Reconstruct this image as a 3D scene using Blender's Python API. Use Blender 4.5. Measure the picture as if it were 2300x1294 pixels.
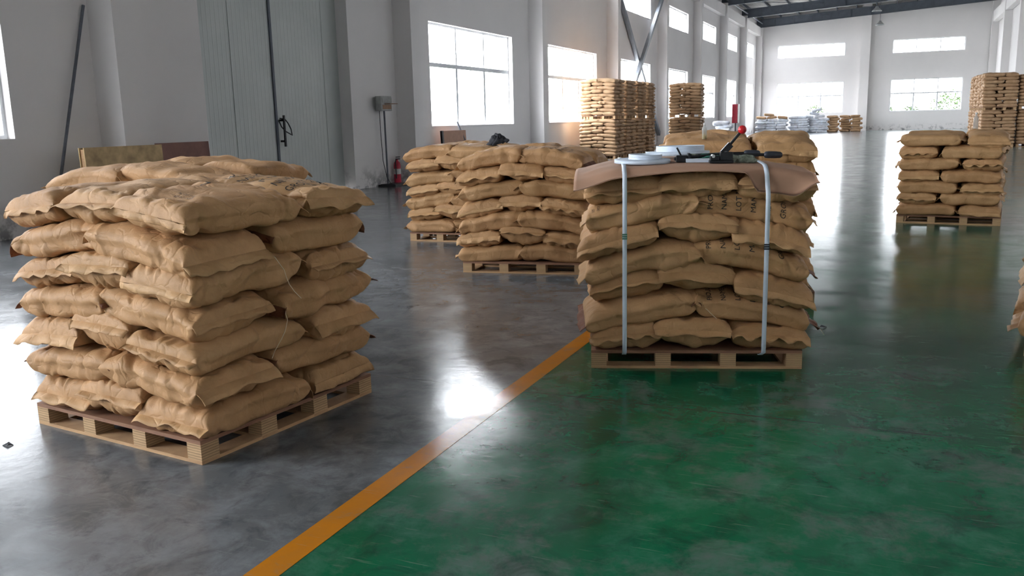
import bpy, math, random
import numpy as np
from mathutils import Matrix, Vector

for o in list(bpy.data.objects):
    bpy.data.objects.remove(o)
SC = bpy.context.scene
COL = SC.collection
R = math.radians

# ------------------------------------------------------------------ camera
CAM_H = 1.45
F_PX, YAW, PITCH, ROLL = 1954.786, -0.4104395, -0.1892133, -0.02395556
fw = np.array([math.sin(YAW) * math.cos(PITCH), math.cos(YAW) * math.cos(PITCH), math.sin(PITCH)])
_r = np.cross(fw, [0, 0, 1]); _r /= np.linalg.norm(_r); _u = np.cross(_r, fw)
rt = _r * math.cos(ROLL) + _u * math.sin(ROLL)
up = -_r * math.sin(ROLL) + _u * math.cos(ROLL)
cd = bpy.data.cameras.new('camera')
cam = bpy.data.objects.new('camera', cd); COL.objects.link(cam)
cd.sensor_width = 36; cd.lens = F_PX / 2300 * 36; cd.clip_end = 400; cd.clip_start = 0.05
cam.matrix_world = Matrix(((rt[0], up[0], -fw[0], 0), (rt[1], up[1], -fw[1], 0), (rt[2], up[2], -fw[2], CAM_H), (0, 0, 0, 1)))
SC.camera = cam

# ------------------------------------------------------------------ sky, exposure
SC.view_settings.view_transform = 'Standard'
SC.view_settings.look = 'None'
SC.view_settings.gamma = 1
SC.view_settings.use_curve_mapping = False
SC.view_settings.exposure = 3.38
W = bpy.data.worlds.new('overcast_sky'); SC.world = W; W.use_nodes = True
bg = W.node_tree.nodes['Background']
bg.inputs[0].default_value = (0.94, 0.945, 1.0, 1)
bg.inputs[1].default_value = 4.0

# ------------------------------------------------------------------ windows plan
BAY = 8.7
XL, XR = -11.2, 7.2            # inner faces of the side walls
YN, YF = -18.0, 80.3           # inner faces of the end walls
WT = 0.3
low_win = [-3, -2, 0, 1, 2, 3, 4, 5, 6]      # bay k spans windows 20.7+8.7k .. 26.2+8.7k
def win_y(k):
    return (20.7 + BAY * k, 26.2 + BAY * k) if k >= 0 else (20.7 + BAY * k - 0.25, 26.2 + BAY * k - 0.25)
LOWZ, HIGHZ = (1.37, 4.06), (6.2, 7.3)
far_low = [(-9.42, -3.98), (-0.34, 4.98)]
FLZ, FHZ = (1.52, 4.1), (6.2, 7.27)

def portal(loc, rot, sx, sy):
    l = bpy.data.lights.new('window_daylight', 'AREA'); l.shape = 'RECTANGLE'; l.size = sx; l.size_y = sy
    l.cycles.is_portal = True
    o = bpy.data.objects.new('window_daylight', l); COL.objects.link(o); o.location = loc; o.rotation_euler = rot
for k in range(-3, 7):
    y0, y1 = win_y(k)
    if k in low_win:
        portal((XL - WT - 0.02, (y0 + y1) / 2, sum(LOWZ) / 2), (0, R(-90), 0), LOWZ[1] - LOWZ[0], y1 - y0)
    if k != -1: portal((XL - WT - 0.02, (y0 + y1) / 2, sum(HIGHZ) / 2), (0, R(-90), 0), HIGHZ[1] - HIGHZ[0], y1 - y0)
for x0, x1 in far_low:
    portal(((x0 + x1) / 2, YF + WT + 0.02, sum(FLZ) / 2), (R(-90), 0, 0), x1 - x0, FLZ[1] - FLZ[0])
    portal(((x0 + x1) / 2, YF + WT + 0.02, sum(FHZ) / 2), (R(-90), 0, 0), x1 - x0, FHZ[1] - FHZ[0])

# ------------------------------------------------------------------ helpers
def tag(o, label=None, cat=None, group=None, kind=None):
    if label: o['label'] = label
    if cat: o['category'] = cat
    if group: o['group'] = group
    if kind: o['kind'] = kind
    return o

def empty(name, loc=(0, 0, 0), rz=0):
    o = bpy.data.objects.new(name, None); COL.objects.link(o)
    o.location = loc; o.rotation_euler = (0, 0, rz); o.empty_display_size = 0.1
    return o

def mesh_np(name, V, F, mat=None, smooth=False):
    """V (n,3); F (m,4) or (m,3) int array"""
    V = np.ascontiguousarray(V, dtype=np.float32); F = np.ascontiguousarray(F, dtype=np.int32)
    m = bpy.data.meshes.new(name)
    m.vertices.add(len(V)); m.vertices.foreach_set('co', V.ravel())
    k = F.shape[1]
    m.loops.add(F.size); m.loops.foreach_set('vertex_index', F.ravel())
    m.polygons.add(len(F)); m.polygons.foreach_set('loop_start', np.arange(0, F.size, k, dtype=np.int32))
    try: m.polygons.foreach_set('loop_total', np.full(len(F), k, dtype=np.int32))
    except Exception: pass
    if smooth: m.polygons.foreach_set('use_smooth', np.ones(len(F), dtype=bool))
    m.update(calc_edges=True)
    if mat: m.materials.append(mat)
    return m

def link(name, m, parent=None, loc=None, rot=None):
    o = bpy.data.objects.new(name, m); COL.objects.link(o)
    if parent: o.parent = parent
    if loc is not None: o.location = loc
    if rot is not None: o.rotation_euler = rot
    return o

class MB:
    def __init__(s): s.v = []; s.f = []; s.sm = []
    def add(s, V, F, smooth=False):
        b = len(s.v); s.v += [tuple(map(float, p)) for p in V]
        s.f += [tuple(i + b for i in f) for f in F]; s.sm += [smooth] * len(F)
        return s
    def box(s, x0, x1, y0, y1, z0, z1):
        return s.add([(x0, y0, z0), (x1, y0, z0), (x1, y1, z0), (x0, y1, z0), (x0, y0, z1), (x1, y0, z1), (x1, y1, z1), (x0, y1, z1)],
                     [(0, 3, 2, 1), (4, 5, 6, 7), (0, 1, 5, 4), (1, 2, 6, 5), (2, 3, 7, 6), (3, 0, 4, 7)])
    def bar(s, a, b, w, h, upv=(0, 0, 1)):
        """rectangular bar from a to b"""
        a, b = Vector(a), Vector(b); d = (b - a).normalized(); u = Vector(upv)
        sx = d.cross(u)
        if sx.length < 1e-4: sx = d.cross(Vector((1, 0, 0)))
        sx.normalize(); uy = sx.cross(d).normalized()
        P = []
        for c in (a, b):
            for i, j in ((-1, -1), (1, -1), (1, 1), (-1, 1)):
                P.append(c + sx * (i * w / 2) + uy * (j * h / 2))
        return s.add(P, [(0, 1, 2, 3), (7, 6, 5, 4), (0, 4, 5, 1), (1, 5, 6, 2), (2, 6, 7, 3), (3, 7, 4, 0)])
    def tube(s, pts, r, n=8, cap=True, radii=None):
        pts = [Vector(p) for p in pts]; rings = []
        ref = Vector((0.31, 0.17, 0.93))
        for i, p in enumerate(pts):
            d = (pts[min(i + 1, len(pts) - 1)] - pts[max(i - 1, 0)]).normalized()
            a = d.cross(ref); 
            if a.length < 0.05: a = d.cross(Vector((1, 0, 0)))
            a.normalize(); b = d.cross(a)
            rr = radii[i] if radii else r
            rings.append([p + (a * math.cos(2 * math.pi * k / n) + b * math.sin(2 * math.pi * k / n)) * rr for k in range(n)])
        V = [q for rg in rings for q in rg]; F = []
        for i in range(len(pts) - 1):
            for k in range(n):
                F.append((i * n + k, i * n + (k + 1) % n, (i + 1) * n + (k + 1) % n, (i + 1) * n + k))
        s.add(V, F, True)
        if cap:
            s.add(rings[0], [tuple(range(n))[::-1]]); s.add(rings[-1], [tuple(range(n))])
        return s
    def lathe(s, prof, n=32, c=(0, 0, 0), closed=False):
        V = []; F = []
        for r, z in prof:
            for k in range(n):
                a = 2 * math.pi * k / n; V.append((c[0] + r * math.cos(a), c[1] + r * math.sin(a), c[2] + z))
        m = len(prof)
        for i in range(m if closed else m - 1):
            j = (i + 1) % m
            for k in range(n):
                F.append((i * n + k, i * n + (k + 1) % n, j * n + (k + 1) % n, j * n + k))
        return s.add(V, F, True)
    def ball(s, c, r, n=16, m=10, sc=(1, 1, 1)):
        V = []; F = []
        for i in range(m + 1):
            t = math.pi * i / m
            for k in range(n):
                a = 2 * math.pi * k / n
                V.append((c[0] + r * sc[0] * math.sin(t) * math.cos(a), c[1] + r * sc[1] * math.sin(t) * math.sin(a), c[2] - r * sc[2] * math.cos(t)))
        for i in range(m):
            for k in range(n):
                F.append((i * n + k, i * n + (k + 1) % n, (i + 1) * n + (k + 1) % n, (i + 1) * n + k))
        return s.add(V, F, True)
    def mesh(s, name, mat):
        m = bpy.data.meshes.new(name); m.from_pydata(s.v, [], s.f); m.update()
        m.polygons.foreach_set('use_smooth', s.sm)
        if mat: m.materials.append(mat)
        return m
    def build(s, name, mat, parent=None, loc=None, rot=None):
        return link(name, s.mesh(name, mat), parent, loc, rot)

def bevel(o, w=0.004, seg=2):
    b = o.modifiers.new('bevel', 'BEVEL'); b.width = w; b.segments = seg; b.limit_method = 'ANGLE'; b.angle_limit = R(40)
    return o

# ------------------------------------------------------------------ materials
def nmat(name):
    m = bpy.data.materials.new(name); m.use_nodes = True
    nt = m.node_tree; bs = nt.nodes['Principled BSDF']
    return m, nt, bs
def N(nt, t, **kw):
    n = nt.nodes.new(t)
    for k, v in kw.items():
        if k.startswith('i_'): n.inputs[k[2:].replace('_', ' ')].default_value = v
        else: setattr(n, k, v)
    return n
def ramp(nt, fac, stops):
    r = nt.nodes.new('ShaderNodeValToRGB'); nt.links.new(fac, r.inputs[0])
    e = r.color_ramp.elements
    while len(e) < len(stops): e.new(0.5)
    for i, (p, c) in enumerate(stops):
        e[i].position = p; e[i].color = (c[0], c[1], c[2], 1) if not isinstance(c, float) else (c, c, c, 1)
    return r.outputs[0]
def mixc(nt, fac, a, b, mode='MIX'):
    m = nt.nodes.new('ShaderNodeMix'); m.data_type = 'RGBA'; m.blend_type = mode
    for s, v in ((0, fac), (6, a), (7, b)):
        if hasattr(v, 'is_output'): nt.links.new(v, m.inputs[s])
        elif s == 0: m.inputs[0].default_value = v
        else: m.inputs[s].default_value = (v[0], v[1], v[2], 1)
    return m.outputs[2]
def coords(nt, kind='Object', scale=(1, 1, 1), rot=(0, 0, 0)):
    t = nt.nodes.new('ShaderNodeTexCoord'); mp = nt.nodes.new('ShaderNodeMapping')
    nt.links.new(t.outputs[kind], mp.inputs[0]); mp.inputs['Scale'].default_value = scale; mp.inputs['Rotation'].default_value = rot
    return mp.outputs[0]
def noise(nt, vec, scale, detail=5, rough=0.55, dist=0.0):
    n = nt.nodes.new('ShaderNodeTexNoise'); nt.links.new(vec, n.inputs['Vector'])
    n.inputs['Scale'].default_value = scale; n.inputs['Detail'].default_value = detail
    n.inputs['Roughness'].default_value = rough; n.inputs['Distortion'].default_value = dist
    return n.outputs['Fac']
def bump(nt, bs, h, strength, dist=0.01):
    b = nt.nodes.new('ShaderNodeBump'); nt.links.new(h, b.inputs['Height'])
    b.inputs['Strength'].default_value = strength; b.inputs['Distance'].default_value = dist
    nt.links.new(b.outputs[0], bs.inputs['Normal']); return b
def plain(name, col, rough=0.5, metal=0.0, var=0.12, scale=8, bmp=0.0, spec=0.5):
    m, nt, bs = nmat(name)
    v = coords(nt)
    f = noise(nt, v, scale, 4)
    lo = tuple(c * (1 - var) for c in col); hi = tuple(min(1, c * (1 + var)) for c in col)
    nt.links.new(ramp(nt, f, [(0.3, lo), (0.7, hi)]), bs.inputs['Base Color'])
    bs.inputs['Roughness'].default_value = rough; bs.inputs['Metallic'].default_value = metal
    bs.inputs['Specular IOR Level'].default_value = spec
    if bmp: bump(nt, bs, noise(nt, v, scale * 6, 3), bmp, 0.004)
    return m

def m_kraft(name, base, white=False):
    m, nt, bs = nmat(name)
    info = nt.nodes.new('ShaderNodeObjectInfo')
    tc = nt.nodes.new('ShaderNodeTexCoord')
    add = nt.nodes.new('ShaderNodeVectorMath'); add.operation = 'ADD'
    sc = nt.nodes.new('ShaderNodeMath'); sc.operation = 'MULTIPLY'; sc.inputs[1].default_value = 37.0
    nt.links.new(info.outputs['Random'], sc.inputs[0]); nt.links.new(tc.outputs['Object'], add.inputs[0]); nt.links.new(sc.outputs[0], add.inputs[1])
    v = add.outputs[0]
    dark = tuple(c * k for c, k in zip(base, (0.80, 0.77, 0.72))); lite = tuple(min(1, c * k) for c, k in zip(base, (1.08, 1.09, 1.12)))
    c1 = ramp(nt, noise(nt, v, 5.5, 6, 0.6), [(0.32, dark), (0.68, lite)])
    fib = ramp(nt, noise(nt, v, 160, 2), [(0.3, 0.90), (0.75, 1.0)])
    c2 = mixc(nt, 0.6, c1, fib, 'MULTIPLY')
    vr = ramp(nt, info.outputs['Random'], [(0.0, (0.88, 0.86, 0.84)), (0.5, (1, 1, 1)), (1.0, (0.97, 1.0, 1.0))])
    c3 = mixc(nt, 1.0, c2, vr, 'MULTIPLY')
    nt.links.new(c3, bs.inputs['Base Color'])
    bs.inputs['Roughness'].default_value = 0.62; bs.inputs['Specular IOR Level'].default_value = 0.35
    # paper crinkle: two scales of sharp-edged relief
    vor = nt.nodes.new('ShaderNodeTexVoronoi'); vor.feature = 'DISTANCE_TO_EDGE'; vor.inputs['Scale'].default_value = 9
    dn = nt.nodes.new('ShaderNodeTexNoise'); nt.links.new(v, dn.inputs['Vector']); dn.inputs['Scale'].default_value = 7
    av = nt.nodes.new('ShaderNodeVectorMath'); av.operation = 'MULTIPLY_ADD'; av.inputs[1].default_value = (0.25, 0.25, 0.25)
    nt.links.new(dn.outputs['Color'], av.inputs[0]); nt.links.new(v, av.inputs[2]); nt.links.new(av.outputs[0], vor.inputs['Vector'])
    crease = ramp(nt, vor.outputs['Distance'], [(0.0, 0.0), (0.12, 1.0)])
    big = noise(nt, v, 14, 5, 0.6)
    hmix = nt.nodes.new('ShaderNodeMath'); hmix.operation = 'MULTIPLY_ADD'; hmix.inputs[1].default_value = 0.28
    nt.links.new(crease, hmix.inputs[0]); nt.links.new(big, hmix.inputs[2])
    bump(nt, bs, hmix.outputs[0], 0.75, 0.008)
    return m

KRAFT = m_kraft('kraft_paper', (0.525, 0.304, 0.142))
KRAFT_FLAP = m_kraft('kraft_flap_paper', (0.56, 0.335, 0.158))
KRAFT_FAR = m_kraft('kraft_paper_pale', (0.42, 0.265, 0.15))
PLY_RED = m_kraft('red_brown_inner_ply', (0.20, 0.075, 0.035))
WOVEN = m_kraft('white_woven_plastic', (0.62, 0.65, 0.72))
CARD = plain('cardboard', (0.36, 0.205, 0.13), 0.8, var=0.10, scale=5, bmp=0.15)
INK = plain('black_ink', (0.018, 0.016, 0.016), 0.7, var=0.3, scale=60)
STRAPM = plain('white_strapping', (0.60, 0.68, 0.78), 0.35, var=0.06, scale=20)
SEALM = plain('green_seal', (0.06, 0.20, 0.13), 0.4)
BLACKM = plain('black_metal', (0.012, 0.013, 0.016), 0.38, metal=0.3, var=0.4, scale=30)
GRIPM = plain('dark_rubber_grip', (0.03, 0.035, 0.05), 0.45, var=0.3)
STEELM = plain('bright_steel', (0.55, 0.56, 0.58), 0.3, metal=0.9)
REDM = plain('red_plastic', (0.60, 0.012, 0.02), 0.3, var=0.1)
REDP = plain('red_paint', (0.50, 0.02, 0.05), 0.4, var=0.15)
LABELM = plain('white_label', (0.7, 0.7, 0.68), 0.6)
GLOVE_T = plain('teal_knit', (0.05, 0.19, 0.15), 0.9, var=0.3, scale=40, bmp=0.5)
GLOVE_G = plain('grey_green_knit', (0.22, 0.25, 0.20), 0.9, var=0.45, scale=45, bmp=0.5)
CLOTHM = plain('dark_grey_cloth', (0.035, 0.036, 0.045), 0.75, var=0.3, scale=15, bmp=0.3)
THREAD = plain('cotton_thread', (0.75, 0.66, 0.50), 0.9)
FRAME = plain('white_aluminium', (0.62, 0.64, 0.66), 0.4, var=0.05)
IRON = plain('black_iron', (0.012, 0.013, 0.014), 0.6)
GREYST = plain('grey_painted_steel', (0.085, 0.10, 0.125), 0.5, var=0.15, scale=3)
BRACE = plain('blue_grey_brace_steel', (0.16, 0.175, 0.20), 0.5, var=0.15, scale=3)
ROOFM = plain('roof_sheet', (0.48, 0.47, 0.45), 0.6, var=0.10, scale=2)
YELLOWB = plain('yellow_board', (0.52, 0.37, 0.19), 0.7, var=0.35, scale=5, bmp=0.1)
BROWNB = plain('red_brown_board', (0.24, 0.12, 0.095), 0.7, var=0.2, scale=4)
PINKB = plain('pinkish_board', (0.40, 0.235, 0.165), 0.75, var=0.1)
BOXGREY = plain('grey_enamel', (0.30, 0.31, 0.30), 0.5, var=0.15)
BOXBROWN = plain('dusty_brown', (0.30, 0.18, 0.11), 0.7)
PIPEM = plain('grey_pipe', (0.10, 0.11, 0.135), 0.45, var=0.3, scale=6)
LEAF = plain('leaf_green', (0.035, 0.07, 0.016), 0.8, var=0.5, scale=9)
YARD = plain('pale_concrete_yard', (0.45, 0.44, 0.42), 0.9)
LIQ = plain('yellow_oil', (0.62, 0.45, 0.06), 0.2)
LAMPM = plain('spun_aluminium', (0.35, 0.36, 0.36), 0.35, metal=0.6)

def m_wood(name, c0, c1, layered=False):
    m, nt, bs = nmat(name)
    v = coords(nt, 'Object', (1, 1, 1))
    v2 = coords(nt, 'Object', (4, 4, 40))
    col = ramp(nt, noise(nt, v2, 2.2, 5, 0.6, 0.4), [(0.3, c0), (0.7, c1)])
    if layered:
        w = nt.nodes.new('ShaderNodeTexWave'); w.wave_type = 'BANDS'; w.bands_direction = 'Z'
        nt.links.new(v, w.inputs['Vector']); w.inputs['Scale'].default_value = 26; w.inputs['Distortion'].default_value = 0.6
        w.inputs['Detail'].default_value = 3
        band = ramp(nt, w.outputs['Fac'], [(0.05, 0.42), (0.30, 1.0)])
        col = mixc(nt, 0.85, col, band, 'MULTIPLY')
    nt.links.new(col, bs.inputs['Base Color']); bs.inputs['Roughness'].default_value = 0.75
    bump(nt, bs, noise(nt, v2, 5, 3), 0.2, 0.004)
    return m
DECK = m_wood('film_faced_plywood', (0.20, 0.095, 0.055), (0.31, 0.16, 0.09))
BLOCK = m_wood('laminated_block_wood', (0.42, 0.26, 0.13), (0.58, 0.38, 0.20), True)
BOARD = m_wood('plywood_board', (0.40, 0.235, 0.12), (0.56, 0.35, 0.18))

def m_wall():
    m, nt, bs = nmat('painted_plaster')
    v = coords(nt, 'Object')
    c = ramp(nt, noise(nt, v, 0.35, 5, 0.6), [(0.3, (0.705, 0.685, 0.68)), (0.7, (0.765, 0.74, 0.73))])
    # scuffs close to the floor
    sep = nt.nodes.new('ShaderNodeSeparateXYZ'); tc = nt.nodes.new('ShaderNodeTexCoord'); nt.links.new(tc.outputs['Object'], sep.inputs[0])
    low = ramp(nt, sep.outputs['Z'], [(0.0, 1.0), (0.55, 0.0)])
    st = ramp(nt, noise(nt, v, 3.0, 6, 0.65), [(0.50, 0.0), (0.62, 1.0)])
    f = nt.nodes.new('ShaderNodeMath'); f.operation = 'MULTIPLY'; nt.links.new(low, f.inputs[0]); nt.links.new(st, f.inputs[1])
    c = mixc(nt, f.outputs[0], c, (0.20, 0.20, 0.205))
    nt.links.new(c, bs.inputs['Base Color']); bs.inputs['Roughness'].default_value = 0.85
    bump(nt, bs, noise(nt, v, 30, 4), 0.08, 0.005)
    return m
WALL = m_wall()

def m_floor(name, kind):
    m, nt, bs = nmat(name)
    v = coords(nt, 'Object')
    vs = coords(nt, 'Object', (1.0, 0.35, 1))
    big = noise(nt, v, 0.55, 7, 0.62, 0.6)
    mid = noise(nt, v, 3.6, 10, 0.70, 0.25)
    worn = ramp(nt, noise(nt, v, 1.5, 10, 0.72, 0.2), [(0.50, 0.0), (0.63, 0.75)])
    milk = ramp(nt, mid, [(0.44, 0.0), (0.66, 1.0)])
    greyc = ramp(nt, big, [(0.30, (0.10, 0.11, 0.118)), (0.72, (0.18, 0.19, 0.20))])
    greyc = mixc(nt, milk, greyc, (0.215, 0.23, 0.245))
    greenc = ramp(nt, big, [(0.30, (0.002, 0.070, 0.031)), (0.70, (0.005, 0.155, 0.066))])
    gm = ramp(nt, mid, [(0.47, 0.0), (0.76, 0.75)])
    greenc = mixc(nt, gm, greenc, (0.075, 0.20, 0.145))
    greenc = mixc(nt, worn, greenc, (0.115, 0.135, 0.125))
    dk = ramp(nt, noise(nt, v, 4.5, 7, 0.7, 0.8), [(0.36, 0.55), (0.50, 0.0)])
    greenc = mixc(nt, dk, greenc, (0.006, 0.035, 0.024))
    greyc = mixc(nt, dk, greyc, (0.055, 0.062, 0.066))
    if kind == 'floor':
        sep = nt.nodes.new('ShaderNodeSeparateXYZ'); tc = nt.nodes.new('ShaderNodeTexCoord'); nt.links.new(tc.outputs['Object'], sep.inputs[0])
        gt = nt.nodes.new('ShaderNodeMath'); gt.operation = 'GREATER_THAN'; gt.inputs[1].default_value = -1.83
        nt.links.new(sep.outputs['X'], gt.inputs[0])
        col = mixc(nt, gt.outputs[0], greyc, greenc)
        # fades the green to grey down the hall, painting in the floor's grazing reflection
        yr = nt.nodes.new('ShaderNodeMapRange'); yr.inputs[1].default_value = 7.5; yr.inputs[2].default_value = 20; yr.inputs[3].default_value = 0.0; yr.inputs[4].default_value = 0.7
        nt.links.new(sep.outputs['Y'], yr.inputs[0])
        col = mixc(nt, yr.outputs[0], col, greyc)
        # saw-cut joints across the hall
        jm = nt.nodes.new('ShaderNodeMath'); jm.operation = 'MODULO'; jm.inputs[1].default_value = 4.35
        ja = nt.nodes.new('ShaderNodeMath'); ja.operation = 'ADD'; ja.inputs[1].default_value = 21.9
        nt.links.new(sep.outputs['Y'], ja.inputs[0]); nt.links.new(ja.outputs[0], jm.inputs[0])
        jl = nt.nodes.new('ShaderNodeMath'); jl.operation = 'LESS_THAN'; jl.inputs[1].default_value = 0.012
        nt.links.new(jm.outputs[0], jl.inputs[0])
        col = mixc(nt, jl.outputs[0], col, (0.03, 0.035, 0.04))
    else:
        wr = ramp(nt, noise(nt, v, 6, 8, 0.7, 0.5), [(0.40, (0.56, 0.20, 0.012)), (0.58, (0.50, 0.19, 0.02)), (0.74, (0.30, 0.20, 0.11))])
        col = wr
    # fine scratches, three directions
    for ang, sx_, sc_, th in ((38, 2.2, 1.9, 0.66), (-24, 2.8, 1.5, 0.665), (81, 2.0, 2.3, 0.67)):
        scr = nt.nodes.new('ShaderNodeTexNoise'); vv = coords(nt, 'Object', (sx_, 44, 1), (0, 0, R(ang))); nt.links.new(vv, scr.inputs['Vector'])
        scr.inputs['Scale'].default_value = sc_; scr.inputs['Detail'].default_value = 5; scr.inputs['Distortion'].default_value = 0.25
        sf = ramp(nt, scr.outputs['Fac'], [(th, 0.0), (th + 0.05, 0.22)])
        col = mixc(nt, sf, col, (0.30, 0.34, 0.32))
    nt.links.new(col, bs.inputs['Base Color'])
    ro = ramp(nt, noise(nt, v, 1.7, 7, 0.66, 0.8), [(0.30, 0.09), (0.72, 0.25)])
    nt.links.new(ro, bs.inputs['Roughness'])
    bs.inputs['IOR'].default_value = 1.36
    hb = nt.nodes.new('ShaderNodeMath'); hb.operation = 'MULTIPLY_ADD'; hb.inputs[1].default_value = 0.55
    nt.links.new(noise(nt, v, 14, 6, 0.65), hb.inputs[0]); nt.links.new(noise(nt, v, 2.0, 4, 0.5), hb.inputs[2])
    bump(nt, bs, hb.outputs[0], 0.24, 0.005)
    return m
FLOORM = m_floor('epoxy_floor', 'floor')
LINEM = m_floor('orange_floor_paint', 'line')

def m_glass(tint=0.95):
    m, nt, bs = nmat('window_glass'); nt.nodes.remove(bs)
    out = nt.nodes['Material Output']
    t = N(nt, 'ShaderNodeBsdfTransparent'); t.inputs[0].default_value = (tint * .98, tint, tint, 1)
    g = N(nt, 'ShaderNodeBsdfGlossy'); g.inputs['Roughness'].default_value = 0.02
    fr = N(nt, 'ShaderNodeFresnel'); fr.inputs[0].default_value = 1.3
    ge = N(nt, 'ShaderNodeNewGeometry'); inv = N(nt, 'ShaderNodeMath', operation='SUBTRACT'); inv.inputs[0].default_value = 1.0; nt.links.new(ge.outputs['Backfacing'], inv.inputs[1])
    mu = N(nt, 'ShaderNodeMath', operation='MULTIPLY'); nt.links.new(fr.outputs[0], mu.inputs[0]); nt.links.new(inv.outputs[0], mu.inputs[1])
    mx = N(nt, 'ShaderNodeMixShader'); nt.links.new(mu.outputs[0], mx.inputs[0]); nt.links.new(t.outputs[0], mx.inputs[1]); nt.links.new(g.outputs[0], mx.inputs[2])
    nt.links.new(mx.outputs[0], out.inputs[0]); return m
GLASS = m_glass()
DIM_FAR = m_glass(0.72); DIM_FAR.name = 'dimmed_far_glass'  # tint added to cut the daylight at the far end
SUNFILM = m_glass(0.25); SUNFILM.name = 'glare_dimming_glass'  # dark tint added to dim the upper panes' reflection on the floor
DIM_LOW = m_glass(0.55); DIM_LOW.name = 'glare_cut_glass'  # tint added to lessen this window's glare on the near floor
CLEARP = m_glass(0.85); CLEARP.name = 'clear_plastic'
_nt = CLEARP.node_tree; _o = _nt.nodes['Material Output']; _src = _o.inputs[0].links[0].from_socket
_d = N(_nt, 'ShaderNodeBsdfDiffuse'); _d.inputs[0].default_value = (.7, .72, .72, 1); _m = N(_nt, 'ShaderNodeMixShader'); _m.inputs[0].default_value = 0.3
_nt.links.new(_src, _m.inputs[1]); _nt.links.new(_d.outputs[0], _m.inputs[2]); _nt.links.new(_m.outputs[0], _o.inputs[0])

def m_door():
    m, nt, bs = nmat('grey_green_door_steel')
    v = coords(nt, 'Object'); vs = coords(nt, 'Object', (6, 6, 0.4))
    nt.links.new(ramp(nt, noise(nt, v, 0.8, 5), [(0.3, (0.40, 0.435, 0.425)), (0.7, (0.47, 0.50, 0.485))]), bs.inputs['Base Color'])
    bs.inputs['Roughness'].default_value = 0.34; bs.inputs['Metallic'].default_value = 0.15
    bump(nt, bs, noise(nt, vs, 3, 4), 0.10, 0.01)
    return m
DOORM = m_door()

# ------------------------------------------------------------------ room shell
def wall_with_holes(name, axis, p0, p1, a0, a1, z1, holes, mat, parent=None):
    """axis 'x': slab between x=p0..p1 spanning y=a0..a1; holes (b0,b1,z0,z1)"""
    A = sorted({a0, a1, *[h[0] for h in holes], *[h[1] for h in holes]})
    Z = sorted({0.0, z1, *[h[2] for h in holes], *[h[3] for h in holes]})
    mb = MB()
    for i in range(len(A) - 1):
        run = None
        for j in range(len(Z) - 1):
            ca, cz = (A[i] + A[i + 1]) / 2, (Z[j] + Z[j + 1]) / 2
            solid = not any(h[0] < ca < h[1] and h[2] < cz < h[3] for h in holes)
            if solid:
                if run is None: run = Z[j]
            if run is not None and (not solid or j == len(Z) - 2):
                top = Z[j + 1] if solid else Z[j]
                if axis == 'x': mb.box(p0, p1, A[i], A[i + 1], run, top)
                else: mb.box(A[i], A[i + 1], p0, p1, run, top)
                run = None
    o = mb.build(name, mat, parent); tag(o, kind='structure'); return o

fl = MB().box(XL - WT, XR + WT, YN - WT, YF + WT, -0.2, 0.0).build('floor', FLOORM); tag(fl, kind='structure')
ln = MB().box(-1.888, -1.775, YN, 26.0, 0.0, 0.0012).build('painted_line', LINEM, fl); tag(ln, label='worn orange lane line', kind='structure')

DOOR = (12.34, 16.95)
holes = [(DOOR[0], DOOR[1], 0.0, 5.2)]
for k in range(-4, 7):
    y0, y1 = win_y(k)
    if k in low_win: holes.append((y0, y1, *LOWZ))
    if k != -1: holes.append((y0, y1, *HIGHZ))  # unseen upper windows of the near bays are added for more light there
wl = wall_with_holes('wall_left', 'x', XL - WT, XL, YN - WT, YF + WT, 10.2, holes, WALL)
wf = wall_with_holes('wall_far', 'y', YF, YF + WT, XL, XR + WT, 11.6, [(*a, *FLZ) for a in far_low] + [(*a, *FHZ) for a in far_low], WALL)
wr = wall_with_holes('wall_right', 'x', XR, XR + WT, YN - WT, YF, 11.6, [], WALL)
wn = wall_with_holes('wall_near', 'y', YN - WT, YN, XL, XR, 11.6, [], WALL)
# columns and tie beams of the side walls
for k in range(-5, 8):
    y = 18.9 + BAY * k
    if k == -1:
        MB().box(XL - 0.02, XL + 0.5, 10.0, 10.57, 0, 9.0).build('column', WALL, wl)
    elif k == 7:
        MB().box(XL - 0.02, XL + 0.5, y, YF + 0.02, 0, 9.0).build('column', WALL, wl)
    elif y > YN:
        MB().box(XL - 0.02, XL + 0.5, y, y + 0.42, 0, 9.0).build('column', WALL, wl)
    ya, yb = max(y + 0.42, YN), min(y + BAY, YF)
    if ya < yb: MB().box(XL - 0.02, XL + 0.36, ya, yb, 8.15, 8.85).build('tie_beam', WALL, wl)
    if y > YN:
        MB().box(XR - 0.5, XR + 0.02, y, min(y + 0.45, YF + 0.02), 0, 9.9).build('column', WALL, wr)
        if ya < yb: MB().box(XR - 0.45, XR - 0.05, ya, yb, 8.2, 9.0).build('tie_beam', WALL, wr)
MB().box(-2.78, -2.05, YF - 0.5, YF + 0.02, 0, 11.0).build('column', WALL, wf)

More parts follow.
